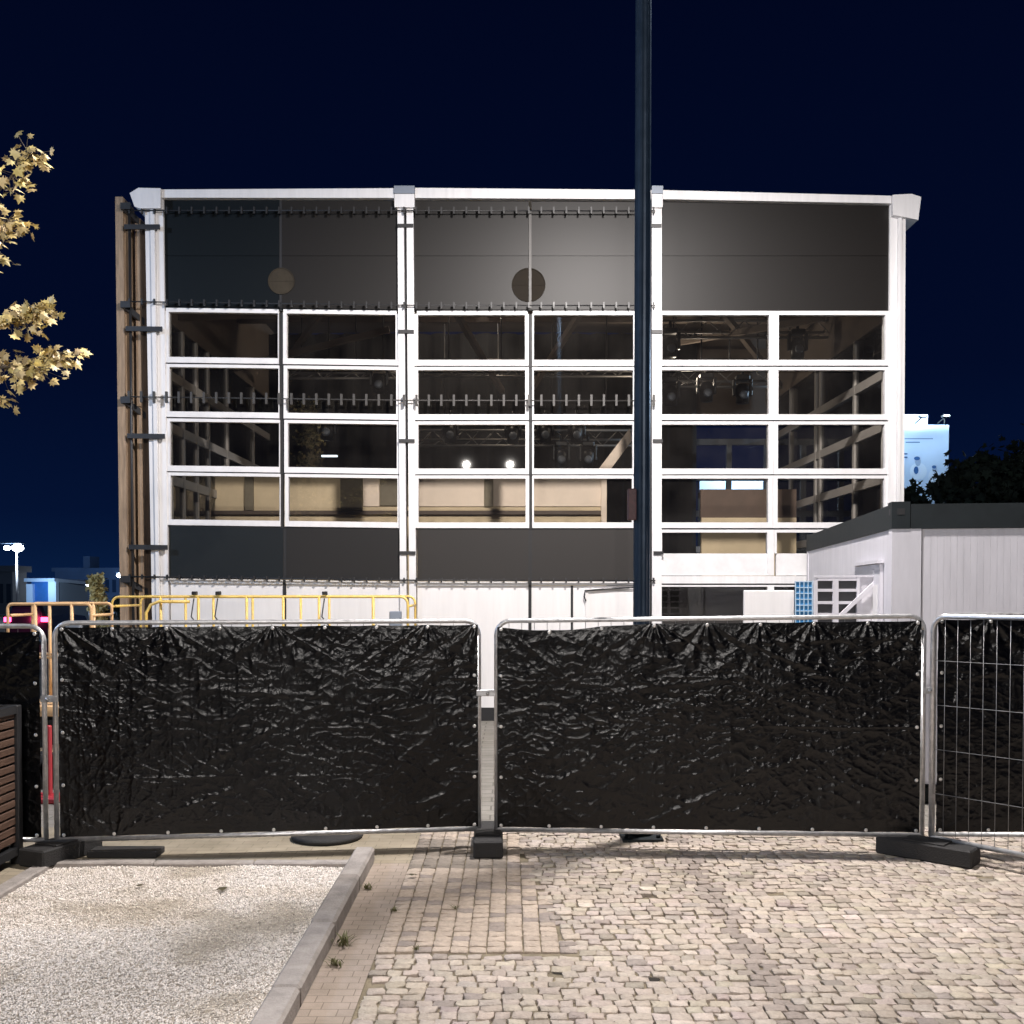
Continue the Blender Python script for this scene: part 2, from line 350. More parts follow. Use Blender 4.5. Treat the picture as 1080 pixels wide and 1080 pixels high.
Fc=np.array([(0,2,4),(2,1,4),(1,3,4),(3,0,4),(2,0,5),(1,2,5),(3,1,5),(0,3,5)])
Fc=(Fc[None]+6*np.arange(n)[:,None,None]).reshape(-1,3)
tn=np.clip(rng.normal(1.04,.12,n),.5,1.3); tn[rng.random(n)<.045]*=.5; tn*=np.clip(1-.55*np.clip(bare-.1,0,.8),.5,1)
bb_=np.clip(bare-.1,0,.8); tc_=np.stack([tn,tn*(.985-.06*bb_),tn*(.96-.2*bb_),np.ones(n)],1); tc_=np.repeat(tc_,6,0)
me=bpy.data.meshes.new('gravel'); me.vertices.add(len(V)); me.vertices.foreach_set('co',V.ravel()); me.loops.add(len(Fc)*3); me.loops.foreach_set('vertex_index',Fc.ravel().astype(np.int32))
me.polygons.add(len(Fc)); me.polygons.foreach_set('loop_start',np.arange(0,len(Fc)*3,3,dtype=np.int32)); me.update(calc_edges=True)
cattr=me.color_attributes.new('tone','FLOAT_COLOR','POINT'); cattr.data.foreach_set('color',tc_.ravel().astype(np.float32)); me.materials.append(M['stone'])
o=bpy.data.objects.new('gravel',me); COL.objects.link(o); setting(o,'stuff'); o['label']='pale loose gravel filling the kerbed bed'

# weeds and litter
def weed(x,y,s,label):
    b=MB()
    for k in range(int(16+22*s)):
        a=random.uniform(0,6.28); l=random.uniform(.03,.09)*s; r=random.uniform(0,.05)*s; lean=random.uniform(.3,1.1)
        p=Vector((x+r*math.cos(a*3),y+r*math.sin(a*5),0)); d=Vector((math.cos(a)*lean,math.sin(a)*lean,1)).normalized(); sd=Vector((-math.sin(a),math.cos(a),0))*.006*s
        q=p+d*l*.6; t=p+d*l+Vector((math.cos(a),math.sin(a),-.3))*l*.3
        b.add([p-sd*.5,p+sd*.5,q+sd,q-sd,t],[(0,1,2,3),(3,2,4)])
    tag(b.build('weed',M['weed']),label,'weed','weeds in the paving joints')
weed(-1.0,7.05,.8,'small green weed tuft at the far end of the concrete kerb')
weed(-.985,5.92,1.0,'largest weed tuft growing against the middle of the kerb')
weed(-.97,5.60,.75,'thin pale weed tuft beside the kerb nearest the camera')
weed(-.76,6.55,.55,'weed growing between the pink pavers and the cobbles')
weed(-.37,6.6,.45,'sparse weed in the cobbles beside the smooth pink setts')
weed(-.55,5.85,.4,'tiny weed at the edge of the rough cobbles')
def litter(u,v,s,label):
    p=P(u,v,5); d=(p-Vector((0,0,CZ))); t=-(CZ-.012)/d.z; g=Vector((0,0,CZ))+d*t
    b=MB(); vs=[]
    for k in range(9):
        a=k*2*math.pi/9; r=s*(1 if k%2 else .55); vs.append((g.x+r*math.cos(a),g.y+r*.8*math.sin(a),g.z+random.uniform(0,.02)))
    vs.append((g.x,g.y,g.z+.018)); b.add(vs,[(k,(k+1)%9,9) for k in range(9)])
    tag(b.build('fallen_leaf',M['dryleaf']),label,'leaf','dry leaves lying on the ground')
litter(235,939,.055,'curled dark leaf lying alone on the gravel near the kerb')
litter(148,935,.03,'small dry leaf on the gravel near the fence foot')
litter(436,924,.04,'dark leaf lying on the setts beside the kerb end')

# ------------------------------------------------------------------ event hall
FY=16.2
def dy(u,v):
    return 0 if (u>430 or v<300) else -3.3*(430-u)/255
def fb(b,u0,u1,v0,v1,d0,d1=.0,mi=0,warp=True,v0r=None,v1r=None):
    """box on the facade; sides given in photo pixels, d0 proud of the wall plane, d1 behind it"""
    v0r=v0 if v0r is None else v0r; v1r=v1 if v1r is None else v1r
    q=[P(u0,v1+dy(u0,v1),FY),P(u1,v1r+dy(u1,v1r),FY),P(u0,v0+dy(u0,v0),FY),P(u1,v0r+dy(u1,v0r),FY)]
    f=lambda p,d:(p.x,FY+d,p.z)
    b.hexa([f(q[0],-d0),f(q[1],-d0),f(q[1],d1),f(q[0],d1),f(q[2],-d0),f(q[3],-d0),f(q[3],d1),f(q[2],d1)],mi)
hall=empty('event_hall','white framed glass hall with black upper cladding behind the black tarpaulin fence','building',(0,FY+5,0))
GB=760  # ground row at the facade
# columns
def column(parts,name='column'):
    b=MB()
    for (ut0,ut1,ub0,ub1,vt,vb,d0,d1) in parts:
        q=[P(ub0,vb,FY),P(ub1,vb,FY),P(ut0,vt,FY),P(ut1,vt,FY)]; f=lambda p,d:(p.x,FY+d,p.z)
        b.hexa([f(q[0],-d0),f(q[1],-d0),f(q[1],d1),f(q[0],d1),f(q[2],-d0),f(q[3],-d0),f(q[3],d1),f(q[2],d1)])
    return b.build(name,M['white'],hall)
VB=752
column([(155,161,164.5,169,212,VB,.10,.25),(161.3,165.4,169.3,172.4,212,VB,.13,.2),(165.7,173.5,172.7,180.4,212,VB,.07,.25)])
column([(419.7,426.2,423.4,430.2,206,VB,.09,.12),(429.2,436.3,433,440.2,206,VB,.09,.12)])
b=MB(); fb(b,426.3,429.1,206,VB,.03,.1); fb(b,683.2,686.6,206,VB,.03,.1)
b.build('gasket',M['blackgap'],hall)
column([(675,683,674,683,206,VB,.09,.12),(686.8,697,687,697,206,VB,.09,.12)])
column([(937.2,945,933,941.5,214,VB,.07,.25),(945.3,948.6,941.8,945.3,214,VB,.12,.25),(948.9,953,945.6,949.8,214,VB,.09,.25)])
# window columns wideners (frames are wider than the upper column)
# roof edge beam
b=MB()
for (u0,u1,a0,a1,c0,c1) in [(173.5,416.5,203,201.6,211.5,211.8),(438.5,686,201.2,203.4,211.8,213),(698,937,203.6,209.5,213,217.5)]:
    fb(b,u0,u1,a0,c0,.12,.3,v0r=a1,v1r=c1)
b.build('roof_beam',M['white'],hall)
for (u0,u1) in [(416.8,438.2),(686.2,697.8)]:
    b=MB(); fb(b,u0,u1,200,208,.16,.3); fb(b,u0+.3,u1-.3,208.2,222,.14,.2,mi=1); b.build('column_cap',[M['cap'],M['white']],hall)
def knee(pts,dep0,dep1):
    b=MB(); n=len(pts)
    fr=[P(u,v,FY) for u,v in pts]
    vs=[(p.x,FY-dep0,p.z) for p in fr]+[(p.x,FY+dep1,p.z) for p in fr]
    fs=[tuple(range(n)),tuple(range(2*n-1,n-1,-1))]+[(i,i+n,(i+1)%n+n,(i+1)%n) for i in range(n)]
    b.add(vs,fs); return b.build('eaves_joint',M['white'],hall)
knee([(173.2,203),(173.2,224),(152,224),(146,222),(141,208),(150,202.5)],.17,.5)
knee([(937.5,209.8),(957,208.8),(967,212),(964,236),(950,233),(937.5,231)],.17,.5)
# roof
b=MB(); rp_=[P(146,204,FY),P(425,200.5,FY),P(690,202,FY),P(962,210.5,FY)]
vs=[(p.x,FY-.05,p.z-.03) for p in rp_]+[(p.x,FY+8.4,p.z-.03) for p in rp_]+[(p.x,FY-.05,p.z-.1) for p in rp_]+[(p.x,FY+8.4,p.z-.1) for p in rp_]
b.add(vs,[(0,1,5,4),(1,2,6,5),(2,3,7,6),(9,8,12,13),(10,9,13,14),(11,10,14,15),(0,8,9,1),(1,9,10,2),(2,10,11,3)])
b.build('roof',M['interior'],hall)
# dark cladding above the glass, half bays
def clad(u0,u1,v0,v0r,v1,name,m,d=.02):
    b=MB(); fb(b,u0,u1,v0,v1,d,.04,v0r=v0r); return b.build(name,m,hall)
for (u0,u1,t0,t1,vb) in [(174,294.8,211,211.5,329),(297.6,419.5,211.8,212,328.2),(436.6,557.6,212,212.5,328),(560.6,674.5,212.6,213,328.2),(697.5,937,213.2,217.8,328.4)]:
    vm0=270.5; b=MB(); fb(b,u0,u1,t0,270.1,.02,.04,v0r=t1); fb(b,u0,u1,270.5,vb,.02,.04); b.build('upper_panel',M['paneldim' if u0<200 else 'panel'],hall)
for q_ in ((294.9,297.5,212,330,.015,.04),(298.9,302.6,558,612.8,.02,.04),(299,302.3,613,VB-6,.045,.0)): b=MB(); fb(b,*q_); b.build('joint_strip',M['blackgap'],hall)
b=MB(); fb(b,557.3,560.9,558.8,612.3,.02,.04); b.build('joint_strip',M['blackgap'],hall)
b=MB(); fb(b,557.7,560.5,224,328,.05,.04); b.build('joint_strip',M['railsteel'],hall)
for (u,v,r) in [(297,297,13.8),(557.5,301,17.6)]:
    p=P(u,v,FY); rr=r/F*FY; b=MB(); b.lathe((p.x,FY-.021,p.z),[(rr,.0),(rr,.012),(rr*.95,.012),(rr*.95,.003),(.01,.003)],40,axis='y',smooth=False); b.box(p.x-rr*.94,p.x+rr*.94,FY-.029,FY-.025,p.z-.004,p.z+.004)
    b.build('porthole',mat('dark_bronze_disc',(.045,.037,.027) if u<400 else (.018,.014,.010),.75,var=.3,spec=.12),hall)
# white sill beams under the cladding
b=MB(); 
for (u0,u1) in [(176,294.5),(299.5,418.5),(440,556.5),(562,674.5),(697.3,936)]: fb(b,u0,u1,328.8,332,.05,.05)
b.build('transom_beam',M['white'],hall)
# windows
rows=[(333.0,380.4),(391,437.6),(448.2,494.6),(505,551.2)]
bays=[(179,294.6,298.4,181),(303,418,422.6,305),(441,553.7,557.4,442),(563,668,674.4,563),(697.8,810.6,815,697),(820.6,932.6,936.5,818.4)]
# (glass left, glass right, outer right, glass left bottom)
outer=[(175.4,294.6),(299.2,422.4),(436.6,557.4),(561.2,674.3),(697.2,815.5),(815.8,937)]
gl=[(179,293.8),(303,417.6),(441,553.7),(563,667.8),(698,810.6),(820.6,932.6)]
for (o0,o1),(g0,g1) in zip(outer,gl):
    for ri,(g_t,g_b) in enumerate(rows):
        k=(g_t-333)/218
        sh=(2.4*k if o1<430 else (0.8*k if o1<560 else -1.6*k if o0>690 else 0))
        a0,a1,q0,q1=o0+sh,o1+sh,g0+sh,g1+sh
        if o1>560 and o0<690: q1-=2*k
        t=g_t-(1.0 if ri==0 else 3.2); bt=g_b+5.9
        if o0<170: pass
        b=MB()
        fb(b,a0,a1,t,g_t,.05,.05); fb(b,a0,a1,g_b,bt,.055,.05)
        fb(b,a0,q0,g_t,g_b,.05,.05); fb(b,q1,a1,g_t,g_b,.05,.05)
        w_=b.build('window',M['frame'],hall)
        b=MB(); fb(b,q0-.6,q1+.6,g_t-.5,g_b+.5,-.012,.022); b.build('pane',M['glass'],w_)
b=MB()
for v in (386.3,443.5,500.5,557.2):
    for (u0,u1) in [(176,422),(437,674),(697.5,936)]: fb(b,u0+2,u1,v,v+1.5,.03,.05)
fb(b,557.5,561.1,332,558.6,.02,.05); fb(b,294.9,299.1,332,558.6,.02,.05)
b.build('joint_strip',M['blackgap'],hall)
# lower dark panels
for (u0,u1) in [(179.5,299),(302.5,423),(440.3,557.4),(560.8,673.8)]:
    clad(u0,u1,558.8,558.8,612.2,'lower_panel',M['lowdim' if u0<200 else ('lowhalfdim' if u0<400 else 'lowpanel')],.03)
# white base wall
b=MB()
for (u0,u1) in [(180.6,299),(302.4,423.2),(440.4,557.2)]: fb(b,u0,u1,613.4,617.6,.07,.05)
fb(b,560.6,673.8,613.4,617.2,.07,.05); b.build('base_beam',M['white'],hall)
b=MB()
for (u0,u1) in [(180.6,298.9),(302.4,423.2),(440.4,557.2),(560.6,601.8),(604.4,673.8)]: fb(b,u0,u1,617.6,VB-6,.03,.08)
b.build('base_wall',M['whitewall'],hall)
b=MB(); fb(b,557.3,560.5,612.5,VB-6,.04,.05); b.build('joint_strip',M['blackgap'],hall); b=MB(); fb(b,601.9,604.3,617.6,VB-6,.04,.05); b.build('joint_strip',M['blackgap'],hall)
b=MB(); fb(b,160,952,VB-5.5,GB+6,.02,.1); b.build('plinth',M['blackgap'],hall)
b=MB(); fb(b,617,672,621,622.6,.07,-.031); fb(b,617,620.5,622.8,VB-6,.07,-.031); fb(b,620.6,672,622.8,VB-6,.045,-.031); 
d_=b.build('door',M['whitewall'],hall); b=MB(); fb(b,626,627,684,692,.09,-.05); fb(b,626,634,684,686,.09,-.08); b.build('handle',M['railsteel'],d_)
b=MB(); pts=[P(u,v,FY-.09) for u,v in [(672,619.5),(650,620.5),(634,621.5),(617,623),(616,629),(618,634)]]; b.tube(pts,.012,6); b.build('cable',M['black'],hall)
# right bay lower rows
for (a0,a1,q0,q1) in [(697.2,815.5,697.8,808.4),(815.8,934.5,818.4,930)]:
    b=MB(); fb(b,a0,a1,558.8,561.8,.05,.05); fb(b,a0,q0,561.8,583.8,.05,.05); fb(b,q1,a1,561.8,583.8,.05,.05); fb(b,q0-.3,q1+.4,583.8,607,.025,.05); fb(b,q1+.4,a1,583.8,607,.05,.05)
    w_=b.build('window',M['frame'],hall); b=MB(); fb(b,q0-.5,q1+.5,561.5,584,-.012,.022); b.build('pane',M['glass'],w_)
b=MB(); fb(b,697.2,934,607.6,615.4,.06,.05); fb(b,697.2,934,617,618.8,.05,.05); fb(b,808.6,815.6,618.8,VB-6,.05,.05); b.build('base_beam',M['white'],hall)
b=MB(); fb(b,697.2,934,615.5,616.9,.03,.05); b.build('joint_strip',M['blackgap'],hall)
for (q0,q1) in [(697.2,808.6),(815.6,934)]:
    b=MB(); fb(b,q0,q1,650,VB-6,.02,.05); w_=b.build('window',M['lowpanel'],hall); b=MB(); fb(b,q0,q1,618.8,650,-.012,.022); b.build('pane',M['glass'],w_)
# mounting rails with tabs
def rail(v,tab,u0,u1,off,r=.010,step=13.05,tw=.012,m='black'):
    b=MB()
    a=P(u0,v-3.3*max(0,430-u0)/255 if v>300 else v,FY); c=P(430,v,FY); e_=P(u1,v+.5,FY)
    pts=[(p.x,FY-off,p.z) for p in (a,c,e_)]; b.tube(pts,r,6)
    u=u0+6
    while u<u1:
        vv=v-(3.3*max(0,430-u)/255 if v>300 else 0); p=P(u,vv,FY); h=tab/F*FY/2
        b.box(p.x-tw,p.x+tw,FY-off-.02,FY-off+.02,p.z-h,p.z+h); u+=step
    return b.build('mounting_rail',M[m],hall)
rail(225.5,7,134,690,.14); rail(324.5,6,134,690,.14); rail(424.2,11.5,134,690,.16,tw=.017,m='railsteel'); rail(612,5,134,690,.13,r=.014)
for v in (240.5,351.5,466,583.5):
    for (u0,u1) in [(420,436.5),(686,696.5)]:
        s_=2.2*(v-240)/340; b=MB(); fb(b,u0+s_,u1+s_,v-1.8,v+1.8,.115,-.09); b.build('clamp',M['black'],hall)
for v in (243,353,465,581):
    s_=8*(v-240)/340; b=MB(); fb(b,135+s_*.6,172+s_,v-2.4,v+2.6,.17,-.14); b.build('wall_bracket',M['black'],hall)
# left vertical rod and arms
b=MB(); b.tube([(P(139,216,FY).x,FY-.1,P(139,216,FY).z),(P(144,752,FY).x,FY-.1,0.0)],.022,8)
for v in (222,324.5,424,611):
    p=P(134,v,FY); q=P(152+ (v-222)/60,v+18,FY); b.bar((p.x,FY-.17,p.z),(q.x,FY+.25,q.z),.05,.09); b.bar((p.x-.03,FY-.17,p.z),(p.x+.12,FY-.17,p.z),.06,.1)
b.build('support_rod',M['black'],hall)
# side walls seen through the glass
LX0,RX0=P(166,500,FY).x,P(944,500,FY).x; DEP=8.2
ztr=[P(500,v,FY).z for v in (330,387,444,501,558)]; ztop=P(500,214,FY).z
def sidewall(X,sgn,nodes,name):
    b=MB()
    for yy in [q for q in nodes if q<FY+DEP]: b.box(X-.05,X+.05,yy-.045,yy+.045,0,ztr[0])
    for z in ztr[1:]: b.box(X-.045,X+.045,FY+.3,FY+DEP,z-.09,z+.06)
    s_=b.build(name,M['sideframe'],hall)
    b=MB(); b.box(X-.03,X+.03,FY+.3,FY+DEP,ztr[0],ztop-.05); b.build('side_cladding',M['interior'],hall)
    b=MB(); b.box(X-.012,X+.012,FY+.3,FY+DEP,0,ztr[0]); b.build('side_glazing',M['glass'],hall)
sidewall(LX0,1,[17.4,18.15,18.85,20.1,22.1,24.1,26],'side_frame')
sidewall(RX0,-1,[18.06,20.05,20.35,22.2,24.2,26.2],'side_frame')
BYY=FY+DEP
b=MB()
for i in range(14):
    x=LX0+(RX0-LX0)*i/13; b.box(x-.06,x+.06,BYY-.06,BYY+.06,0,ztr[1])
for z in [1.2]+ztr[1:]: b.box(LX0,RX0,BYY-.05,BYY+.05,z-.07,z+.07)
b.build('rear_frame',M['cap'],hall)
b=MB(); b.box(LX0,RX0,BYY+.07,BYY+.11,ztr[0]-.3,ztop-.1); b.build('rear_cladding',M['interior'],hall)
b=MB(); b.box(LX0,RX0,FY+.15,BYY+.2,-.002,.03); b.build('floor',M['floor'],hall)
# ceiling lining and bracing
b=MB()
for (a,c) in [((LX0,17.2,ztr[0]+.2),(LX0+3.2,21,ztop-.4)),((LX0+3.2,17,ztop-.5),(LX0+.6,22,ztr[0]+.3)),((RX0-.3,22,ztr[0]),(RX0-3.2,17.5,ztop-.4)),((RX0-3.2,22,ztop-.9),(RX0-.6,18,ztr[0]+.4)),((-1.4,18,ztop-.5),(-.2,21,ztr[0]-.3)),((1.6,18,ztop-.6),(.3,21,ztr[0]-.4)),((LX0,20.5,ztr[0]+.05),(-2.4,20.2,ztr[0]+.75))]:
    b.bar(a,c,.09,.12)
for yy in (18.4,20.9,24.1): b.bar((LX0,yy,ztop-.55),(RX0,yy,ztop-.55),.14,.2)
b.build('roof_bracing',M['interior'],hall)
# interior partitions of the stage booth (stand on the hall floor)
def pbox(b,u0,u1,v0,v1,Y,t=.08,mi=0):
    p=P(u0,v1,Y); q=P(u1,v0,Y); b.box(p.x,q.x,Y,Y+t,p.z,q.z,mi)
bth=empty('exhibition_booth','long pale board booth with taupe studs standing behind the lowest glazing','booth',(P(430,500,19.3).x,19.3,.03))
Yb=19.3
b=MB(); pbox(b,226,640,499,745,Yb,.12); b.build('wall',M['board'],bth)
for (a_,c_) in ((442,510.5),(520.5,558),(562,636),(383,400)): b=MB(); pbox(b,a_,c_,502,534,Yb-.03,.028); b.build('pale_panel',M['paleboard'],bth)
for (a_,c_,v_) in ((258,267,538),(359,382,538),(401,432,533),(511,520,534)): b=MB(); pbox(b,a_,c_,500,v_,Yb-.05,.049); b.build('stud',M['stud'],bth)
b=MB(); pbox(b,226,640,538.5,542.5,Yb-.07,.069); b.build('cross_rail',M['darkrail'],bth)
b=MB(); q=[P(631,495,Yb-.1),P(644,495,Yb-.1),P(667,464,Yb-.1),P(664,452,Yb-.1)]
vs=[(p.x,Yb-.1,p.z) for p in q]+[(p.x,Yb+.3,p.z) for p in q]; b.add(vs,[(0,1,2,3),(7,6,5,4),(0,4,5,1),(1,5,6,2),(2,6,7,3),(3,7,4,0)]); pbox(b,634,640,500,560,Yb-.1,.099); b.build('sloping_beam',M['paleboard'],bth)
bt2=empty('exhibition_booth','short booth with a brown top band behind the glazing next to the container','booth',(P(775,500,19).x,19,.03))
b=MB(); pbox(b,739,840,546,745,19.0,.12); b.build('wall',M['board'],bt2)
b=MB(); pbox(b,739,840,516,546,19.0,.12); b.build('top_band',M['brownboard'],bt2)
b=MB(); pbox(b,690,880,611,753,17.6,.06)  # drape added so the space behind the base glazing reads black
tag(b.build('darkening_drape',M['drape']),'black drape added low behind the clear base glazing to make it read dark','curtain')
# drape added at mid height so the upper glazing reads dark
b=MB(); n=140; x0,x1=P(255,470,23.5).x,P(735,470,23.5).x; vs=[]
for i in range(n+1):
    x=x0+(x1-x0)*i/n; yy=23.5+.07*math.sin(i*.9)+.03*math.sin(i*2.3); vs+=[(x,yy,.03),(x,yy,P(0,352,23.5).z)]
b.add(vs,[(2*i,2*i+2,2*i+3,2*i+1) for i in range(n)],True); tag(b.build('darkening_curtain',M['drape']),'wide black curtain added behind the middle windows of the hall to darken them','curtain')
# lighting bars
def bar_truss(u0,u1,v,Y,label):
    t=empty('lighting_truss',label,'truss',(P((u0+u1)/2,v,Y).x,Y,P(500,v,Y).z),'lighting trusses under the hall roof')
    z=P(500,v,Y).z; X0,X1=P(u0,v,Y).x,P(u1,v,Y).x; b=MB()
    for dz_,dy_ in ((0,0),(.32,0),(.16,.26)): b.tube([(X0,Y+dy_,z+dz_),(X1,Y+dy_,z+dz_)],.028,6)
    k=int((X1-X0)/.32)
    for i in range(k):
        xa=X0+(X1-X0)*i/k; xb=X0+(X1-X0)*(i+1)/k
        b.tube([(xa,Y,z+(.32 if i%2 else 0)),(xb,Y,z+(0 if i%2 else .32))],.012,5); b.tube([(xa,Y,z),((xa+xb)/2,Y+.26,z+.16),(xb,Y,z+.32)],.010,4)
    b.build('chord',M['truss'],t)
    for i in range(4):
        x=X0+(X1-X0)*(i+.5)/4; b=MB(); b.tube([(x,Y+.1,z+.32),(x,Y+.1,ztop-.2)],.015,5); b.build('hanger',M['stageblack'],t)
    return t
bar_truss(445,668,397,20.6,'aluminium lighting truss seen through the second row of windows in the middle bay')
bar_truss(303,418,399,20.4,'aluminium lighting truss seen beside the dark joint in the timber side bay')
bar_truss(690,880,356,19.6,'dark lighting truss close under the roof in the bay beside the container')
bar_truss(440,668,470,21.8,'low lighting truss carrying stage lamps behind the third row of windows')
bar_truss(696,815,408,19.8,'short lighting truss behind the second row of windows beside the container')
def mover(u,v,Y,label,lit=False,s=1.0):
    p=P(u,v,Y); t=empty('stage_lamp',label,'stage lamp',p,'moving-head lamps hanging from the trusses')
    b=MB(); b.bbox(p.x-.13*s,p.x+.13*s,p.y-.1*s,p.y+.1*s,p.z+.26*s,p.z+.36*s,.02); b.tube([(p.x,p.y,p.z+.36*s),(p.x,p.y,p.z+.5*s)],.03*s,6); b.build('clamp_base',M['stageblack'],t)
    b=MB()
    for sg in (-1,1): b.bbox(p.x+sg*.16*s-.025,p.x+sg*.16*s+.025,p.y-.05*s,p.y+.05*s,p.z-.03*s,p.z+.28*s,.01)
    b.build('yoke',M['stageblack'],t)
    b=MB(); b.lathe((p.x,p.y,p.z),[(.05*s,-.18*s),(.12*s,-.17*s),(.13*s,-.02*s),(.14*s,.1*s),(.09*s,.19*s),(.03*s,.2*s)],16); b.build('head',M['stageblack'],t)
    b=MB(); b.lathe((p.x,p.y-.135*s,p.z-.03*s),[(.012,-.01),(.07*s,-.008),(.085*s,.004),(.05*s,.02),(.01,.024)],14,axis='y'); b.build('lens',M['spot_on'] if lit else M['cap'],t)
mover(707,367,19.4,'round stage lamp hanging behind the top window next to the lamp pole')
mover(841,368,19.4,'stage lamp hanging behind the top window above the container')
mover(707,418,19.7,'stage lamp behind the second-row window next to the lamp pole')
mover(745,414,19.7,'stage lamp in the middle of the second-row window beside the lamp pole')
mover(783,416,19.7,'stage lamp near the mullion behind the second-row window beside the lamp pole')
mover(475,458,21.6,'stage lamp behind the third-row window of the middle bay, above the lit ones')
mover(541,459,21.6,'stage lamp by the centre joint behind the third-row window')
mover(575,458,21.6,'stage lamp just past the centre joint behind the third-row window')
mover(608,458,21.6,'stage lamp in the middle of the third-row window next to the lamp pole')
mover(592,484,21.6,'lower stage lamp above the pale booth beside the centre joint')
mover(620,484,21.6,'lower stage lamp above the pale booth next to the sloping beam')
mover(400,405,20.3,'stage lamp behind the second-row window beside the double column')
mover(345,455,20.3,'stage lamp above the small lit strip behind the dark third-row window')
p=P(347.5,481,21.5); b=MB(); b.bbox(p.x-.17,p.x+.17,21.47,21.53,p.z-.02,p.z+.02,.01); tag(b.build('led_strip',M['led_on']),'small glowing white strip in the dark third-row window','light strip')
p=P(508,335,22.6); t=empty('ceiling_lamp','round glowing ceiling lamp behind the top window of the middle bay','lamp',p)
b=MB(); b.lathe((p.x,p.y,p.z),[(.02,.02),(.17,.03),(.2,.06),(.15,.14),(.03,.16)],20); b.build('housing',M['truss'],t)
b=MB(); b.lathe((p.x,p.y,p.z),[(.01,-.03),(.12,-.02),(.16,.02),(.1,.028)],20); b.build('diffuser',M['lamp_on'],t)

# ------------------------------------------------------------------ timber posts by the hall corner
def timber(name,label,boards,m2):
    x=P(boards[0][0],500,FY).x; t=empty(name,label,'post',(x,FY,0),'timber posts at the hall corner')
    for (ut0,ut1,ub0,ub1,vt,d0,d1,mm) in boards:
        q=[P(ub0,GB,FY),P(ub1,GB,FY),P(ut0,vt,FY),P(ut1,vt,FY)]; f=lambda p,d,z=None:(p.x,FY+d,p.z if z is None else z)
        b=MB(); b.hexa([f(q[0],d0,0),f(q[1],d0,0),f(q[1],d1,0),f(q[0],d1,0),f(q[2],d0),f(q[3],d0),f(q[3],d1),f(q[2],d1)]); b.build('board',M[mm],t)
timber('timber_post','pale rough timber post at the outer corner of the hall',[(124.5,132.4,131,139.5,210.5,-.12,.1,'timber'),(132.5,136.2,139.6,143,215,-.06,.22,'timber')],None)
timber('timber_post','timber post with a shade-darkened board set behind the black rod by the white corner column',[(141,146.6,146.6,152,229,.05,.3,'timber'),(146.7,157,152.1,167,240,.12,.9,'timbershade')],None)

# ------------------------------------------------------------------ lamp post on the fence line
PY=8.52; pxx=P(676.5,640,PY).x
lp=empty('street_lamp','tall dark lamp pole standing close behind the fence in front of the hall','street lamp',(pxx,PY,0))
b=MB(); n=24; prof=[]
zs=[.12,1.2,1.21,7.2,8.9]; rs=[.072,.072,.070,.064,.06]
vs=[];fs=[]
for z,r in zip(zs,rs):
    for k in range(n):
        q=2*math.pi*k/n; rr=r*(1.0 if k%3 else .90); vs.append((pxx+rr*math.cos(q),PY+rr*math.sin(q),z))
for i in range(len(zs)-1):
    for k in range(n): fs.append((i*n+k,i*n+(k+1)%n,(i+1)*n+(k+1)%n,(i+1)*n+k))
b.add(vs,fs,False); b.build('pole',M['pole'],lp)
b=MB(); b.bbox(pxx-.17,pxx+.17,PY-.17,PY+.17,0,.03,.008); b.lathe((pxx,PY,0),[(.10,.03),(.10,.12),(.08,.14)],16)
for sx in (-1,1):
    for sy in (-1,1): b.lathe((pxx+sx*.13,PY+sy*.13,0),[(.018,.03),(.018,.06)],6)
b.build('base_plate',M['contgrey'],lp)
b=MB(); p=P(661,532,PY); b.bbox(pxx-.125,pxx-.05,PY-.075,PY-.02,P(0,549,PY).z,P(0,516,PY).z,.008); b.build('notice_box',mat('dull_red_box',(.10,.05,.055),.6,var=.5,vscale=25),lp)
LX,LY,LZ=pxx+.55,PY+.55,9.0
b=MB(); b.tube([(pxx,PY,8.8),(pxx+.1,PY+.1,8.98),(LX-.15,LY-.15,9.08)],.035,8); b.build('arm',M['pole'],lp)
b=MB(); b.bbox(LX-.2,LX+.2,LY-.2,LY+.2,9.03,9.13,.03); b.build('lamp_head',M['pole'],lp)
b=MB(); b.bbox(LX-.15,LX+.15,LY-.15,LY+.15,9.005,9.025,.005); b.build('lens',M['lamp_on'],lp)

def light(name,loc,power,col,radius=.15,kind='POINT'):
    d=bpy.data.lights.new(name,kind); d.energy=power; d.color=col; d.shadow_soft_size=radius
    o=bpy.data.objects.new(name,d); COL.objects.link(o); o.location=loc; return o
lo=light('street_lamp_light',(LX,LY,LZ-.14),5700,(1,.94,.905),.16,'SPOT'); lo.data.spot_size=R(178); lo.data.spot_blend=.6; lo.rotation_euler=(R(12),0,0)
for x_ in (-1.66,-.07): light('street_light_behind',(x_,-5.0,6.62),1750,(1,.945,.90),.075)
light('cool_side_light',(-13.5,7.5,8.0),2600,(.52,.70,1),.2)  # unseen cool lamp added for the bluish tint on the corner column
p=P(508,335,22.6); light('hall_ceiling_light',(p.x,p.y-1.6,p.z-.3),120,(1,.86,.7),.15)
light('blue_fill_light',(13.5,23.0,7.5),1500,(.50,.72,1),.2)  # added fill without a fitting; lightens and blues the container-side interior
light('hall_fill_light',(3.4,20.5,6.2),40,(1,.86,.7),.15)  # unseen warm fill added to lighten the hall interior

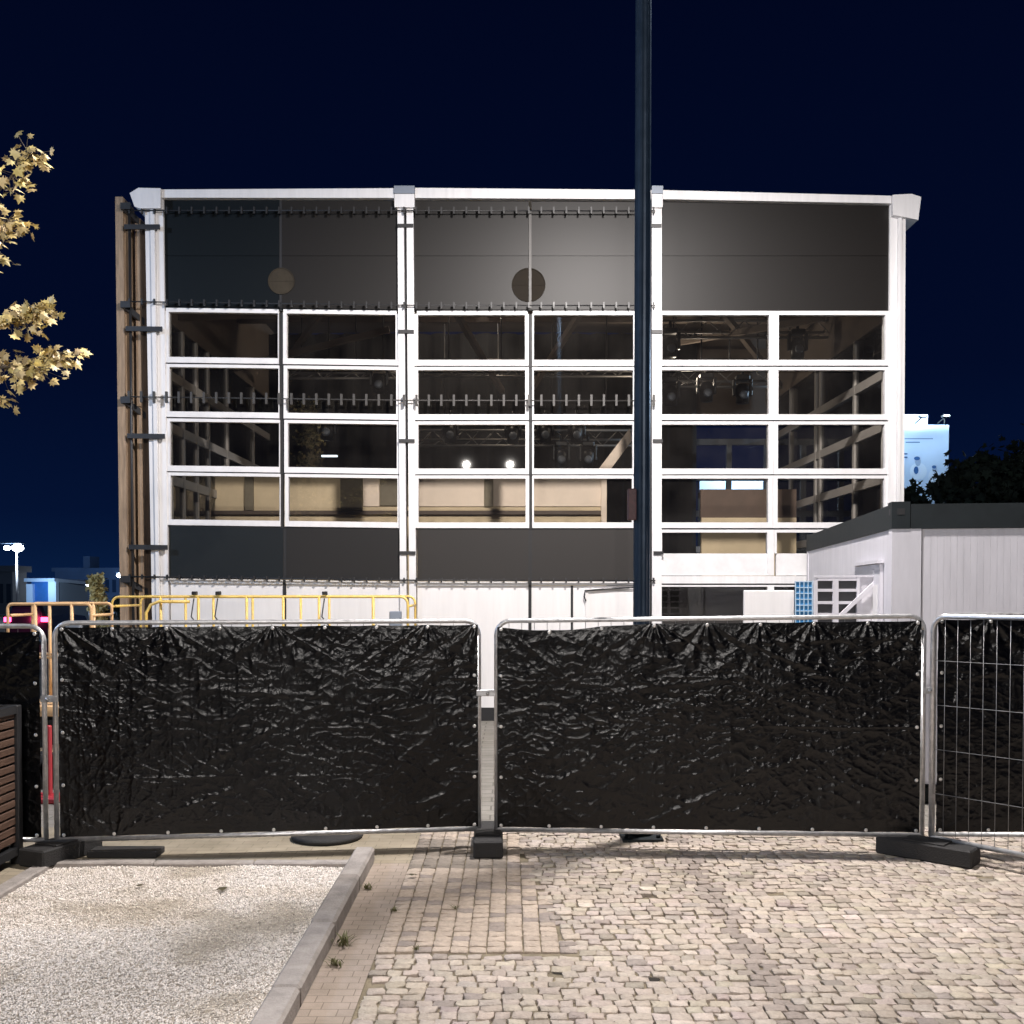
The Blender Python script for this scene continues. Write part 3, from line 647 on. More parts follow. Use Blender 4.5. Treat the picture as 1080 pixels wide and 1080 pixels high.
# ------------------------------------------------------------------ fence panels
PR=.019
def frame_pts(A,B,z0,z1,rad=.11):
    d=(B-A).normalized(); pts=[]
    for (c,s0,a0) in [((A,1),1,180),((B,-1),1,0)]: pass
    L_=(B-A).length
    def pt(s,z): q=A+d*s; return Vector((q.x,q.y,z))
    pts=[pt(0,z0),pt(0,z1-rad)]
    for k in range(1,6): a=R(180-18*k); pts.append(pt(rad+rad*math.cos(a),z1-rad+rad*math.sin(a)))
    pts.append(pt(rad+.001,z1))
    pts.append(pt(L_-rad,z1))
    for k in range(1,6): a=R(90-18*k); pts.append(pt(L_-rad+rad*math.cos(a),z1-rad+rad*math.sin(a)))
    pts+=[pt(L_,z1-rad),pt(L_,z0)]
    return pts,pt,L_
def fence(A,B,z1A,z1B,label,zr=.14,wires=True):
    A=Vector(A);B=Vector(B)
    t=empty('site_fence',label,'fence panel',((A.x+B.x)/2,(A.y+B.y)/2,0),'mesh fence panels across the square')
    pts,pt,L_=frame_pts(A,B,.07,1.0)
    def zmap(p,s): return p
    out=[]
    for p in pts:
        s=((p-Vector((A.x,A.y,p.z))).length)/L_; zt=z1A+(z1B-z1A)*s
        out.append(Vector((p.x,p.y, p.z if p.z<.5 else zt-(1.0-p.z))))
    b=MB(); b.tube(out,PR,10); q0=pt(0,zr);q1=pt(L_,zr); b.tube([q0,q1],PR,10); b.build('pipe_frame',M['galv'],t)
    b=MB(); nw=int(L_/.1)
    for i in range(1,nw):
        s=L_*i/nw; zt=z1A+(z1B-z1A)*i/nw; b.tube([pt(s,zr),pt(s,zt)],.0022,4)
    for k in range(1,5):
        f=k/5; b.tube([Vector((*pt(0,0).xy,zr+(z1A-zr)*f)),Vector((*pt(L_,0).xy,zr+(z1B-zr)*f))],.0022,4)
    b.build('wire_mesh',M['wire'],t)
    return t
def G(u,Y): return (P(u,HOR,Y).x,Y,0)
p1A,p1B=G(57,7.87),G(505,8.24); p2A,p2B=G(523.5,8.21),G(975,8.02)
p0B=G(45.5,7.87); p0A=(p0B[0]-3.3,7.95,0); p3A=G(986,8.05); p3B=(p3A[0]+3.3,8.0,0)
p4A=G(984.5,7.97); p4B=(p4A[0]+.63*3.3,p4A[1]-.777*3.3,0)
f0=fence(p0A,p0B,1.8,1.79,'tarped fence panel standing beside the slatted planter')
f1=fence(p1A,p1B,1.815,1.82,'tarped fence panel behind the gravel bed')
f2=fence(p2A,p2B,1.82,1.865,'tarped fence panel in front of the dark lamp pole')
f3=fence(p3A,p3B,1.87,1.88,'tarped fence panel in front of the white container')
f4=fence(p4A,p4B,1.865,1.87,'bare wire fence panel angled out in front of the last tarpaulin')
def clamp(A,B,z,par):
    A=Vector(A);B=Vector(B); b=MB(); c=(A+B)/2; c.z=z
    b.bbox(min(A.x,B.x)-.02,max(A.x,B.x)+.02,c.y-.03,c.y-.018,z-.025,z+.025,.004); b.bbox(min(A.x,B.x)-.02,max(A.x,B.x)+.02,c.y+.018,c.y+.03,z-.025,z+.025,.004); b.tube([(c.x,c.y-.05,z),(c.x,c.y+.05,z)],.008,6); b.tube([(c.x,c.y-.055,z),(c.x,c.y-.03,z)],.014,6)
    b.build('coupler',M['galv'],par)
clamp(p0B,p1A,P(0,737,7.87).z,f1); clamp(p1B,p2A,P(0,731,8.2).z,f1); clamp(p2B,p4A,P(0,728,8).z,f2)

# tarpaulins
def tarp(A,B,zt0,zt1,zb0,zb1,off,label,seed,sag=.0,nx=580,ny=300,side=-1,eye=True):
    A=Vector(A);B=Vector(B); d=(B-A); L_=d.length; d.normalize(); nrm=Vector((d.y,-d.x,0)); 
    if nrm.y>0: nrm=-nrm
    nrm*= -side*-1 if False else 1
    ne=8; es=[L_*(i+.0)/ne for i in range(ne+1)]
    rnd=random.Random(seed); pulls=[(rnd.uniform(.5,1.2) if rnd.random()<.55 else .25) for _ in es]; pb=[(rnd.uniform(.4,1.0) if rnd.random()<.45 else .15) for _ in es]
    folds=[(rnd.uniform(0,L_),rnd.uniform(.1,1.6),rnd.uniform(-.7,.7),rnd.uniform(.3,.9),rnd.uniform(.002,.006)) for _ in range(10)]
    vs=[]; 
    for j in range(ny+1):
        t=j/ny
        for i in range(nx+1):
            s=L_*i/nx; f=i/nx
            zt=zt0+(zt1-zt0)*f; zb=zb0+(zb1-zb0)*f
            # scalloped edge between eyelets + general sag
            ph=(s/L_*ne)%1; sc_=.006*math.sin(math.pi*ph)
            zt2=zt-sc_-sag*math.exp(-((f-.13)/.13)**2); zb2=zb+.005*math.sin(math.pi*ph)
            z=zb2+(zt2-zb2)*t
            H=zt-zb; zz=(t)*H
            h=.010*noise.noise((s*1.3+seed,zz*1.1,seed))+.006*noise.noise((s*3+seed,zz*2.3,seed*2))
            # ridged diagonal creases
            r1=1-abs(noise.noise((s*2.2-zz*3.0+seed,zz*1.2+s*.7,seed*3)))*2; h+=.0042*max(0,r1)**3
            r2=1-abs(noise.noise((s*4.5+seed,zz*9+s*2.0,seed*5)))*2; h+=.0034*max(0,r2)**3
            r3=1-abs(noise.noise((s*13+seed,zz*11-s*3,seed*7)))*2; h+=.0032*max(0,r3)**2.5
            r5=1-abs(noise.noise((s*27+zz*6,zz*30+seed,seed*13)))*2; h+=.0021*max(0,r5)**2*(.62+noise.noise((s*1.3,zz*1.6,seed+8)))
            h+=.0011*noise.noise((s*34,zz*30,seed))*(.4+noise.noise((s*1.7,zz*2,seed+4)))
            r4=1-abs(noise.noise((s*9+seed,zz*2.2,seed*11)))*2; h+=.0034*max(0,r4)**4
            g_=(s*10)%1-.5; h+=.0012*math.exp(-(g_/.10)**2)
            for (fx,fz,sl,ln,am) in folds:
                du=(s-fx)*math.cos(sl)+(zz-fz)*math.sin(sl); dv=-(s-fx)*math.sin(sl)+(zz-fz)*math.cos(sl)
                if abs(dv)<.1: h+=am*math.exp(-(dv/.022)**2)*math.exp(-(du/ln)**2)
            # fold lines from packing
            for q in (.27,.5,.74):
                h+=.0036*max(0,.35+noise.noise((s*1.6,q*9,seed)))*math.exp(-((t-q-.008*noise.noise((s*2,q,seed)))/.006)**2)
            # fans of creases under the eyelets
            for e0,pw,pq in zip(es,pulls,pb):
                dx=s-e0
                dz_=(1-t)*H+.03
                if abs(dx)<dz_*1.6 and dz_<.9: h+=.008*pw*math.cos(math.atan2(dx,dz_)*13+e0*7)*math.exp(-dz_/.36)*min(1,dz_/.08)
                dz_=t*H+.03
                if abs(dx)<dz_*1.6 and dz_<.45: h+=.006*pq*math.cos(math.atan2(dx,dz_)*11+e0*5)*math.exp(-dz_/.2)*min(1,dz_/.08)
            edge=min(1,min(t,1-t)*14+.15)
            p=A+d*s+nrm*(off+h*edge); vs.append((p.x,p.y,z))
    fs=[(j*(nx+1)+i,j*(nx+1)+i+1,(j+1)*(nx+1)+i+1,(j+1)*(nx+1)+i) for j in range(ny) for i in range(nx)]
    b=MB(); b.add(vs,fs,True); o=b.build('tarpaulin',M['tarp']); tag(o,label,'tarpaulin','black tarpaulins tied to the fence panels')
    def ey(s,z):
        p=A+d*s+nrm*(off+.012); b=MB(); b.lathe((p.x,p.y,z),[(.004,-.012),(.008,-.012),(.008,.0),(.015,.003),(.010,.006),(.004,.004)],10,axis='y'); b.build('eyelet',M['eyelet'],o)
    for i,e0 in enumerate(es):
        s=min(max(e0,.03),L_-.03); f=s/L_
        ey(s,zt0+(zt1-zt0)*f-.018-sag*math.exp(-((f-.13)/.13)**2)); ey(s,zb0+(zb1-zb0)*f+.02)
    for q in (.25,.5,.75):
        for s in (.03,L_-.03): f=s/L_; ey(s,(zb0+(zb1-zb0)*f)*(1-q)+(zt0+(zt1-zt0)*f)*q)
def inset(A,B,a,b_):
    A=Vector(A);B=Vector(B); d=(B-A).normalized(); return A+d*a,B-d*b_
def T(A,B,a,b_,*r,**k): q=inset(A,B,a,b_); tarp(q[0],q[1],*r,**k)
T(p1A,p1B,.035,.01,1.785,1.792,.165,.165,.028,'wide black tarpaulin hanging behind the gravel bed',11)
T(p2A,p2B,.01,.03,1.79,1.83,.165,.165,.028,'wide black tarpaulin sagging at its top edge in front of the lamp pole',23,sag=.045)
T(p0A,p0B,.03,.02,1.76,1.75,.165,.165,.028,'black tarpaulin partly hidden by the slatted planter',37,nx=420)
T(p3A,p3B,.015,.03,1.84,1.85,.165,.165,.026,'black tarpaulin seen through the bare wire mesh in front of the container',51,nx=420)

# fence feet
def foot(cx,cy,ang,label,L_=.72,W=.23,Hh=.135):
    b=MB(); b.bbox(-L_/2,L_/2,-W/2,W/2,.0,Hh,.012); b.bbox(-.16,.16,-W/2+.015,W/2-.015,Hh,Hh+.012,.004)
    for sx in (-1,1): b.box(sx*(L_/2+.0008)-.0008,sx*(L_/2+.0008)+.0008,-.06,.06,.035,.062,1)
    o=b.build('ballast_block',[M['rubber'],M['blackgap']]); o.location=(cx,cy,0); o.rotation_euler=(0,0,ang)
    tag(o,label,'fence foot','black block feet under the fence')
foot(P(515,700,8.22).x,8.2,R(91),'black block foot pointing straight at the camera between the two wide tarpaulins')
foot(3.2,7.86,R(-41),'black block foot lying at an angle under the bare wire panel')
foot(-3.47,7.86,R(68),'black block foot beside the gravel bed corner and planter',.6,.25)
b=MB(); b.bbox(-3.28,-2.74,7.86,8.05,.0,.05,.006); tag(b.build('rubber_mat',M['rubber']),'thin black strip lying under the fence beside the block foot','rubber strip')
p=P(345,884,8.5); b=MB(); b.lathe((p.x,8.52,0),[(.29,.0),(.30,.03),(.27,.045),(.06,.048),(.055,.055),(.02,.055)],36); tag(b.build('sign_base',M['rubber']),'round black weighted base lying under the tarpaulin by the kerb','base')

# ------------------------------------------------------------------ planter and maple tree
pl=empty('tree_planter','brown slatted planter with a black frame at the frame edge beside the fence','planter',(-4.35,7.1,0))
x0,x1,y0,y1,zt=-4.98,-3.75,6.45,7.72,1.2
b=MB()
for x in (x0,x1):
    for y in (y0,y1): b.bbox(x-.035,x+.035,y-.035,y+.035,0.0,zt,.006)
for z in (.1,zt-.03):
    for y in (y0,y1): b.box(x0+.036,x1-.036,y-.03,y+.03,z-.03,z+.03)
    for x in (x0,x1): b.box(x-.03,x+.03,y0+.036,y1-.036,z-.03,z+.03)
b.build('frame',M['black'],pl)
for k in range(15):
    z=.17+k*.067
    for a in range(4):
        b=MB()
        if a<2: x=(x0,x1)[a]; b.bbox(x-.012,x+.012,y0+.037,y1-.037,z,z+.05,.004)
        else: y=(y0,y1)[a-2]; b.bbox(x0+.037,x1-.037,y-.012,y+.012,z,z+.05,.004)
        b.build('slat',M['slat'],pl)
b=MB(); b.box(x0+.05,x1-.05,y0+.05,y1-.05,.06,1.1); b.build('soil',M['jointfill'],pl)
tr=empty('maple_tree','maple tree with lamplit yellow leaves reaching in above the planter','tree',(-4.75,7.1,1.1))
b=MB(); b.tube([(-4.75,7.1,1.1),(-4.78,7.12,2.5),(-4.72,7.08,3.8),(-4.8,7.15,5.2),(-4.76,7.1,6.8)],[.09,.08,.07,.05,.02],10); b.build('trunk',M['bark'],tr)
LEAF=[(0,0),(.18,.05),(.42,-.12),(.36,.12),(.62,.22),(.40,.34),(.52,.62),(.24,.55),(.0,1.0),(-.24,.55),(-.52,.62),(-.40,.34),(-.62,.22),(-.36,.12),(-.42,-.12),(-.18,.05)]
lm=MB(); br=MB()
def leaf(b,p,d,nr,s,tone):
    d=d.normalized(); sd=d.cross(nr).normalized(); n2=sd.cross(d)
    fold=random.uniform(.05,.35); vs=[p+d*(y*s)+sd*(x*s)+n2*(-abs(x)*s*fold - y*y*s*.15) for x,y in LEAF]+[p+d*(.35*s)]
    b.add(vs,[(i,(i+1)%16,16) for i in range(16)]); b.col+=[tone]*17
def branch(pts,n,spread,s=.062,hang=.5):
    pts=[Vector(p) for p in pts]; br.tube(pts,[.016-.013*i/(len(pts)-1) for i in range(len(pts))],6)
    for k in range(n):
        f=random.random()**.8*(len(pts)-1); i=min(int(f),len(pts)-2); q=pts[i].lerp(pts[i+1],f-i)
        off=Vector((random.gauss(0,1),random.gauss(0,1),random.gauss(-.25,.9)))*spread
        out=(pts[-1]-pts[0]).normalized()
        d=out*random.uniform(.2,.9)+Vector((random.gauss(0,.45),random.gauss(0,.45),random.uniform(-1.1,.15)))
        nr=Vector((random.gauss(0,.5),random.gauss(-.7,.5),random.gauss(.6,.5)))
        tn=random.uniform(.6,1.25); leaf(lm,q+off,d,nr,s*random.uniform(.7,1.2),(tn,tn*random.uniform(.92,1.02),tn*random.uniform(.75,1.1),1))
        br.tube([q,q+off*.5,q+off],.0022,3)
TY=7.0
def Q(u,v,dy_=0): return P(u,v,TY+dy_)
branch([(-4.77,7.1,4.3),Q(-50,240),Q(-5,205,-.1),Q(25,172,-.2),Q(35,160,-.2)],110,.06)
branch([(-4.77,7.1,4.0),Q(-40,262),Q(0,235),Q(22,232,.1)],110,.06)
branch([(-4.75,7.1,3.9),Q(-40,280),Q(-6,262,.1),Q(2,268,.1)],22,.05)
branch([(-4.75,7.1,3.4),Q(-40,350),Q(0,338),Q(30,330,-.1),Q(52,324,-.1)],170,.055)
branch([(-4.75,7.1,3.1),Q(-40,400),Q(0,388),Q(25,385),Q(44,388)],110,.07)
branch([Q(10,386),Q(40,378,.1),Q(62,372,.1),Q(78,375,.1)],80,.04)
branch([(-4.75,7.1,2.9),Q(-40,430),Q(-8,420),Q(8,421)],26,.03)
for k in range(26):
    z=random.uniform(2.7,6.6); a=random.uniform(1.2,5.1); l=random.uniform(.5,1.1)*(1.2-.09*z)
    c=Vector((-4.76,7.1,z)); e_=c+Vector((math.cos(a)*l-.15,math.sin(a)*l,.3*l)); branch([c,c.lerp(e_,.5)+Vector((0,0,.06)),e_],55,.10,.07)
br.build('branch',M['bark'],tr); lm.build('crown',M['leaf'],tr)

# ------------------------------------------------------------------ site container
cn=empty('site_container','white site container with dark grey roof frame behind the fence','container',(3.65,9.87,0))
H=2.9; fa=.245
Pa=Vector((3.65,9.87,0)); u=Vector((.86,5.85,0)); uL=u.length; u.normalize(); v=Vector((u.y,-u.x,0)); W=2.45
def CP(a,c,z): return Pa+u*a+v*c+Vector((0,0,z))
def cbox(b,a0,a1,c0,c1,z0,z1,mi=0): b.hexa([CP(a0,c0,z0),CP(a0,c1,z0),CP(a1,c1,z0),CP(a1,c0,z0),CP(a0,c0,z1),CP(a0,c1,z1),CP(a1,c1,z1),CP(a1,c0,z1)],mi)
b=MB()
cbox(b,.16,uL-.16,.012,.03,.2,H-fa); cbox(b,.012,.03,.28,W-.28,.2,H-fa); cbox(b,.16,uL-.16,W-.03,W-.012,.2,H-fa); cbox(b,uL-.03,uL-.012,.16,W-.16,.2,H-fa)
k=int((W-.6)/.06)
for i in range(k): c=.3+i*.06; cbox(b,.0095,.0119,c,c+.0575,.22,H-fa-.02)
k=int((uL-.4)/.06)
for i in range(k): a=.2+i*.06; cbox(b,a,a+.0575,.0095,.0119,.22,H-fa-.02)
b.build('wall',M['contwhite'],cn)
b=MB()
for a in (0,uL-.155):
    for c in (0,W-.27): b=MB(); cbox(b,a,a+.155,c,c+.27,.12,H-fa); b.build('corner_post',M['contwhite'],cn)
b=MB(); cbox(b,.17,uL-.17,-.004,.06,H-fa+.001,H-.01); cbox(b,-.004,.06,.17,W-.17,H-fa+.001,H-.01); cbox(b,.17,uL-.17,W-.06,W+.004,H-fa+.001,H-.01); cbox(b,uL-.06,uL+.004,.17,W-.17,H-fa+.001,H-.01); cbox(b,.06,uL-.06,.06,W-.06,H-.05,H-.03)
cbox(b,.05,uL-.05,.05,W-.05,.03,.16)
b.build('roof_frame',M['contgrey'],cn)
for a in (-.006,uL-.16):
    for c in (-.006,W-.165):
        b=MB(); cbox(b,a,a+.17,c,c+.17,H-fa+.0,H+.014)
        cbox(b,a-.002,a-.0005,c+.05,c+.12,H-.11,H-.05,1); cbox(b,a+.05,a+.12,c-.002,c-.0005,H-.11,H-.05,1)
        b.build('corner_casting',[M['contgrey'],M['blackgap']],cn)
b=MB(); cbox(b,.4,1.75,-.03,.005,1.25,2.33); w_=b.build('window',M['contwhite'],cn)
b=MB(); cbox(b,.5,1.65,-.036,-.0305,1.33,2.12); b.build('shutter',M['whitewall'],w_)
b=MB(); cbox(b,.38,1.77,-.06,.0055,2.335,2.37); b.build('sill',M['contwhite'],w_)

# louvred gate leaf, blue mesh panel and white board beside the container
gt=empty('louvred_gate','white louvred gate leaf with a diagonal brace leaning by the container','gate',(3.5,10.6,0))
Yg=10.6
def gp(u_,v_,d=0): p=P(u_,v_,Yg); return Vector((p.x,Yg+d,p.z))
b=MB()
gtop=lambda q:612-(q-858)*6/72
def gb(u0,u1,v0,v1,d0=-.03,d1=.02):
    q=[gp(u0,v1),gp(u1,v1),gp(u0,v0),gp(u1,v0)]; f=lambda p,d:(p.x,Yg+d,p.z)
    b.hexa([f(q[0],d0),f(q[1],d0),f(q[1],d1),f(q[0],d1),f(q[2],d0),f(q[3],d0),f(q[3],d1),f(q[2],d1)])
zb=820
for (a,c) in [(857.5,861.5),(877.5,883.5),(902.8,906),(926.5,930)]: gb(a,c,gtop(a),zb)
for k_,vv in enumerate((611,622.5,635.5,648,661,674,700,730,760,815)): gb(861.5,902.8,vv-1.5,vv+1.6,-.028,.018)
gb(906,926.5,608.2,zb,-.012,.012); gb(858,930,606.6,609,-.031,.021)
b.build('frame',M['contwhite'],gt)
b=MB()
gb(861,903,612,zb,.004,.012)
for k_ in range(40): gb(861,903,613+k_*5,613.8+k_*5,-.004,.0035)
b.build('louvre',mat('grey_louvre_sheet',(.05,.05,.055),.6),gt)
b=MB(); b.bar(gp(884,650,-.045),gp(926,610,-.045),.02,.04); b.build('brace',M['contwhite'],gt)
b=MB(); b.bar(gp(884,790,-.045),gp(926,750,-.045),.02,.04); b.build('brace',M['contwhite'],gt)
b=MB(); gb(838.5,857,613,zb,.0,.01); p_=b.build('mesh_backing',mat('blue_plastic_panel',(.04,.22,.48),.5,var=.2),tag(bpy.data.objects.new('blue_mesh_panel',None),'narrow blue gridded panel between the white board and the louvred gate','panel'))
COL.objects.link(p_.parent)
b=MB()
for k_ in range(5): gb(838.5+k_*4.4,839.3+k_*4.4,613,zb,-.01,-.001)
for k_ in range(24): gb(838.5,857,613+k_*6.2,613.9+k_*6.2,-.008,-.0005)
b.build('grid',mat('pale_blue_wire',(.45,.62,.75),.5),p_.parent)
b=MB(); p,q=P(785,622.5,11.2),P(838,622.5,11.2); b.bbox(p.x,q.x,11.2,11.26,0,p.z,.008); tag(b.build('white_board',M['whitewall']),'plain white board standing upright between the hall and the blue panel','board')

# ------------------------------------------------------------------ scissor lifts behind the fence
def lift(u0,u1,v,Y,depth,m,label,nposts,full=True):
    X0,X1=P(u0,v,Y).x,P(u1,v,Y).x; zt=P(500,v,Y).z; zp=zt-1.1; t=empty('scissor_lift',label,'scissor lift',((X0+X1)/2,Y+depth/2,0),'scissor lifts parked behind the fence')
    b=MB(); r=.016; rad=.09 if full else .05
    for yy in (Y,Y+depth):
        pts=[(X0,yy,zp+.06),(X0,yy,zt-rad)]
        for k in range(1,5): a=R(180-22.5*k); pts.append((X0+rad+rad*math.cos(a),yy,zt-rad+rad*math.sin(a)))
        pts.append((X1-rad,yy,zt))
        for k in range(1,5): a=R(90-22.5*k); pts.append((X1-rad+rad*math.cos(a),yy,zt-rad+rad*math.sin(a)))
        pts.append((X1,yy,zp+.06)); b.tube(pts,r,8)
        b.tube([(X0,yy,zp+.55),(X1,yy,zp+.55)],.016,6)
        for i in range(1,nposts): x=X0+(X1-X0)*i/nposts+random.uniform(-.14,.14); b.tube([(x,yy,zp+.06),(x,yy,zt)],.018,6)
    for x in (X0,X1): b.tube([(x,Y,zt-.12),(x,Y+depth,zt-.12)],r,8); b.tube([(x,Y,zp+.55),(x,Y+depth,zp+.55)],.016,6)
    # folded gate frame of a second extension deck
    xa=X0+.45
    if full: b.tube([(xa,Y-.05,zp+.06),(xa,Y-.05,zt-.2),(xa+.06,Y-.05,zt-.1),(xa+.16,Y-.05,zt-.06),(X0+1.0,Y-.05,zt-.06)],.02,8)
    b.build('guard_rail',m,t)
    b=MB(); b.bbox(X0-.03,X1+.03,Y-.06,Y+depth+.06,zp-.06,zp+.05,.01); b.build('platform',m,t)
    b=MB()
    for yy in (Y+.1,Y+depth-.1):
        for zz in range(3):
            za=.45+zz*(zp-.55)/3; zc=za+(zp-.55)/3; b.bar((X0+.25,yy,za),(X1-.25,yy,zc),.05,.08); b.bar((X0+.25,yy+.06,zc),(X1-.25,yy+.06,za),.05,.08)
    b.build('scissor_arm',M['black'],t)
    b=MB(); b.bbox(X0+.05,X1-.05,Y,Y+depth,.15,.42,.03); b.build('chassis',m,t)
    for x in (X0+.35,X1-.35):
        for yy in (Y-.02,Y+depth-.1):
            b=MB(); b.lathe((x,yy+.12,.2),[(.06,0),(.19,.0),(.2,.02),(.2,.1),(.19,.12),(.06,.12)],20,axis='y'); b.build('wheel',M['rubber'],t)
    b=MB(); cx=X1-.12; b.bbox(cx-.1,cx+.05,Y-.12,Y-.03,zt-.42,zt-.18,.01); b.build('control_box',M['cap'],t)
    for (q,w_) in ((.28,.05),(.36,.02),(.72,.06)) if full else ():
        x=X0+(X1-X0)*q; b=MB(); b.tube([(x,Y-.03,zt-.02),(x-.03,Y-.05,zt-.25),(x+.1,Y-.04,zt-.42),(x+.16,Y-.03,zt-.7)],.009,5)
        b.bbox(x-.03,x+.03,Y-.04,Y+.04,zt+.02,zt+.07,.008)
        b.build('cable',M['black'],t)
lift(118,430,629.5,13.0,1.0,M['yellow'],'yellow scissor lift whose guard rail shows above the fence in front of the hall',7)
lift(8,96,637,10.6,.55,M['orange'],'orange scissor lift behind the gap beside the slatted planter',3,False)
# red and white marker post seen through the fence gap
b=MB(); p=P(51,850,10.0); q=P(51,765,10.0)
b.bbox(p.x-.035,p.x+.035,9.97,10.03,.0,q.z,.01); b.bbox(p.x-.15,p.x+.15,9.85,10.15,0,.06,.015)
tag(b.build('marker_post',mat('red_plastic_post',(.42,.035,.05),.5)),'red plastic marker post seen through the narrow fence gap','post')

# ------------------------------------------------------------------ far background, hall's timber side
def lamp_far(u,vtop,Y,label,heads,power):
    zt=P(u,vtop,Y).z; x=P(u,vtop,Y).x; t=empty('street_lamp',label,'street lamp',(x,Y,0),'lit street lamps beyond the site')
    b=MB(); b.tube([(x,Y,0),(x,Y,zt)],[.10,.055],8); b.build('pole',mat('pale_lamp_pole',(.6,.62,.66),.5),t) if 'pale_lamp_pole' not in bpy.data.materials else b.build('pole',bpy.data.materials['pale_lamp_pole'],t)
    b=MB(); b2=MB()
    for dx in heads:
        b.bar((x,Y,zt),(x+dx,Y,zt+.12),.08,.08); b.bbox(x+dx-.36,x+dx+.36,Y-.3,Y+.3,zt+.28,zt+.36,.03); k_=.75 if dx<-.3 else 1.25; b2.lathe((x+dx,Y-.05,zt),[(.05*k_,-.2*k_),(.22*k_,-.14*k_),(.3*k_,.0),(.26*k_,.12*k_),(.1*k_,.19*k_)],14)
    b.build('arm',M['pole'],t); b2.build('lens',M['far_lamp'],t)
    light('far_lamp_light',(x,Y-.6,zt-.4),power,(.75,.86,1),.3)
M['far_lamp']=mat('lit_white_led',(1,1,1),.3,emit=((.85,.93,1),30))
lamp_far(17.5,578,70,'tallest lit street lamp with two white heads far beyond the planter',(-.62,.1),700)
lamp_far(87,617,95,'small lit street lamp in front of the long blue-lit block',(-.5,.5),500)
lamp_far(127,607,110,'lit street lamp half hidden by the pale timber post',(0,),500)
kb=mat('blue_kiosk_cladding',(.05,.20,.55),.5,var=.15); kw=mat('pale_kiosk_post',(.55,.65,.8),.5); kg=mat('grey_blue_block',(.07,.10,.15),.7,var=.25,vscale=.3); kwin=mat('dark_window_glass',(.02,.035,.06),.2); klit=mat('lit_room_window',(.8,.75,.6),.4,emit=((1,.85,.6),1.2))
ki=empty('blue_kiosk','blue kiosk with a pale corner post beyond the orange lift','kiosk',(P(60,640,45).x,45,0))
b=MB(); x0,xm,x1=P(28,640,45).x,P(56,640,45).x,P(92,640,51).x; zk=P(50,613.5,45).z
b.hexa([(x0,45.5,0),(xm,45,0),(x1,51,0),(x0,51,0),(x0,45.5,zk),(xm,45,zk),(x1,51,zk-.15),(x0,51,zk)]); b.build('wall',kb,ki)
b=MB(); b.hexa([(xm+.2,45.15,0),(xm+.25,45.1,0),(x1+.05,51.0,0),(x1,51.05,0),(xm+.2,45.15,zk-.02),(xm+.25,45.1,zk-.02),(x1+.05,51.0,zk-.18),(x1,51.05,zk-.18)]); b.build('side_cladding',mat('grey_kiosk_cladding',(.30,.36,.44),.6,var=.2,vscale=9,stretch=(9,9,.2)),ki)
light('kiosk_side_light',(xm+3.2,43.5,3.0),70,(.6,.78,1),.2)
b=MB(); b.box(xm-.12,xm+.22,44.8,45.1,0,zk+.12); b.box(x0-.1,x0+.18,45.2,45.5,0,zk-.1); b.build('corner_post',kw,ki)
b=MB(); b.hexa([(x0-.2,45.2,zk),(xm+.2,44.7,zk),(x1+.2,51.2,zk-.13),(x0-.2,51.2,zk),(x0-.2,45.2,zk+.15),(xm+.2,44.7,zk+.15),(x1+.2,51.2,zk+.02),(x0-.2,51.2,zk+.15)]); b.build('roof',kw,ki)
light('kiosk_light',(x0+.9,43.6,2.2),110,(.45,.7,1),.2)
def block(u0,u1,vt,Y,dep,label,cols,rows_,litn=0,vb=660):
    X0,X1=P(u0,vt,Y).x,P(u1,vt,Y).x; zt=P(500,vt,Y).z; t=empty('apartment_block',label,'building',((X0+X1)/2,Y+dep/2,0))
    b=MB(); b.box(X0,X1,Y,Y+dep,0,zt); b.build('wall',kg,t)
    b=MB(); b.box(X0-.3,X1+.3,Y-.3,Y+dep+.3,zt,zt+.5); b.box(X0+(X1-X0)*.3,X0+(X1-X0)*.38,Y+1,Y+4,zt+.5,zt+2); b.build('roof',kg,t)
    litset=set(random.sample(range(cols*rows_),litn))
    for i in range(cols):
        for j in range(rows_):
            x=X0+(X1-X0)*(i+.5)/cols; z=zt-(j+.6)*3.0; w_=(X1-X0)/cols*.27
            if z<1: continue
            b=MB(); b.box(x-w_,x+w_,Y-.06,Y+.02,z-.8,z+.8); b.build('window',klit if i*rows_+j in litset else kwin,t)
block(-60,13,603,85,2.5,'dim apartment block with window rows behind the tallest street lamp',9,3,4)
block(58,146,603,130,16,'long blue-grey apartment block low on the horizon behind the small lamps',12,3,3)
light('block_light',(P(100,630,112).x,112,4),7000,(.25,.5,1),.4)
# parked car with red tail lamps
car=empty('parked_car','dark car with glowing red tail lamps seen below the orange rail','car',(P(27,640,40).x,40,0))
cx=P(27.5,640,40).x; b=MB(); y0=40
prof=[(-.88,.25),(-.9,.6),(-.86,.95),(-.70,1.05),(-.58,1.45),(-.45,1.5),(.45,1.5),(.58,1.45),(.70,1.05),(.86,.95),(.9,.6),(.88,.25)]
def ringc(y,sx,sz): return [(cx+x*sx,y,.05+z*sz) for x,z in prof]
rings=[ringc(y0,.93,.9),ringc(y0+.12,1,1),ringc(y0+2.6,1,1),ringc(y0+3.0,1,.68),ringc(y0+4.2,.95,.62),ringc(y0+4.3,.85,.5)]
vs=[p for r_ in rings for p in r_]; n=12; fs=[(i*n+k,i*n+(k+1)%n,(i+1)*n+(k+1)%n,(i+1)*n+k) for i in range(5) for k in range(n)]+[tuple(range(n-1,-1,-1)),tuple(5*n+k for k in range(n))]
b.add(vs,fs); b.build('body',mat('dark_car_paint',(.02,.025,.04),.25,coat=.6),car)
b=MB(); b.box(cx-.55,cx+.55,y0-.02,y0+.01,1.02,1.32); b.build('rear_window',kwin,car)
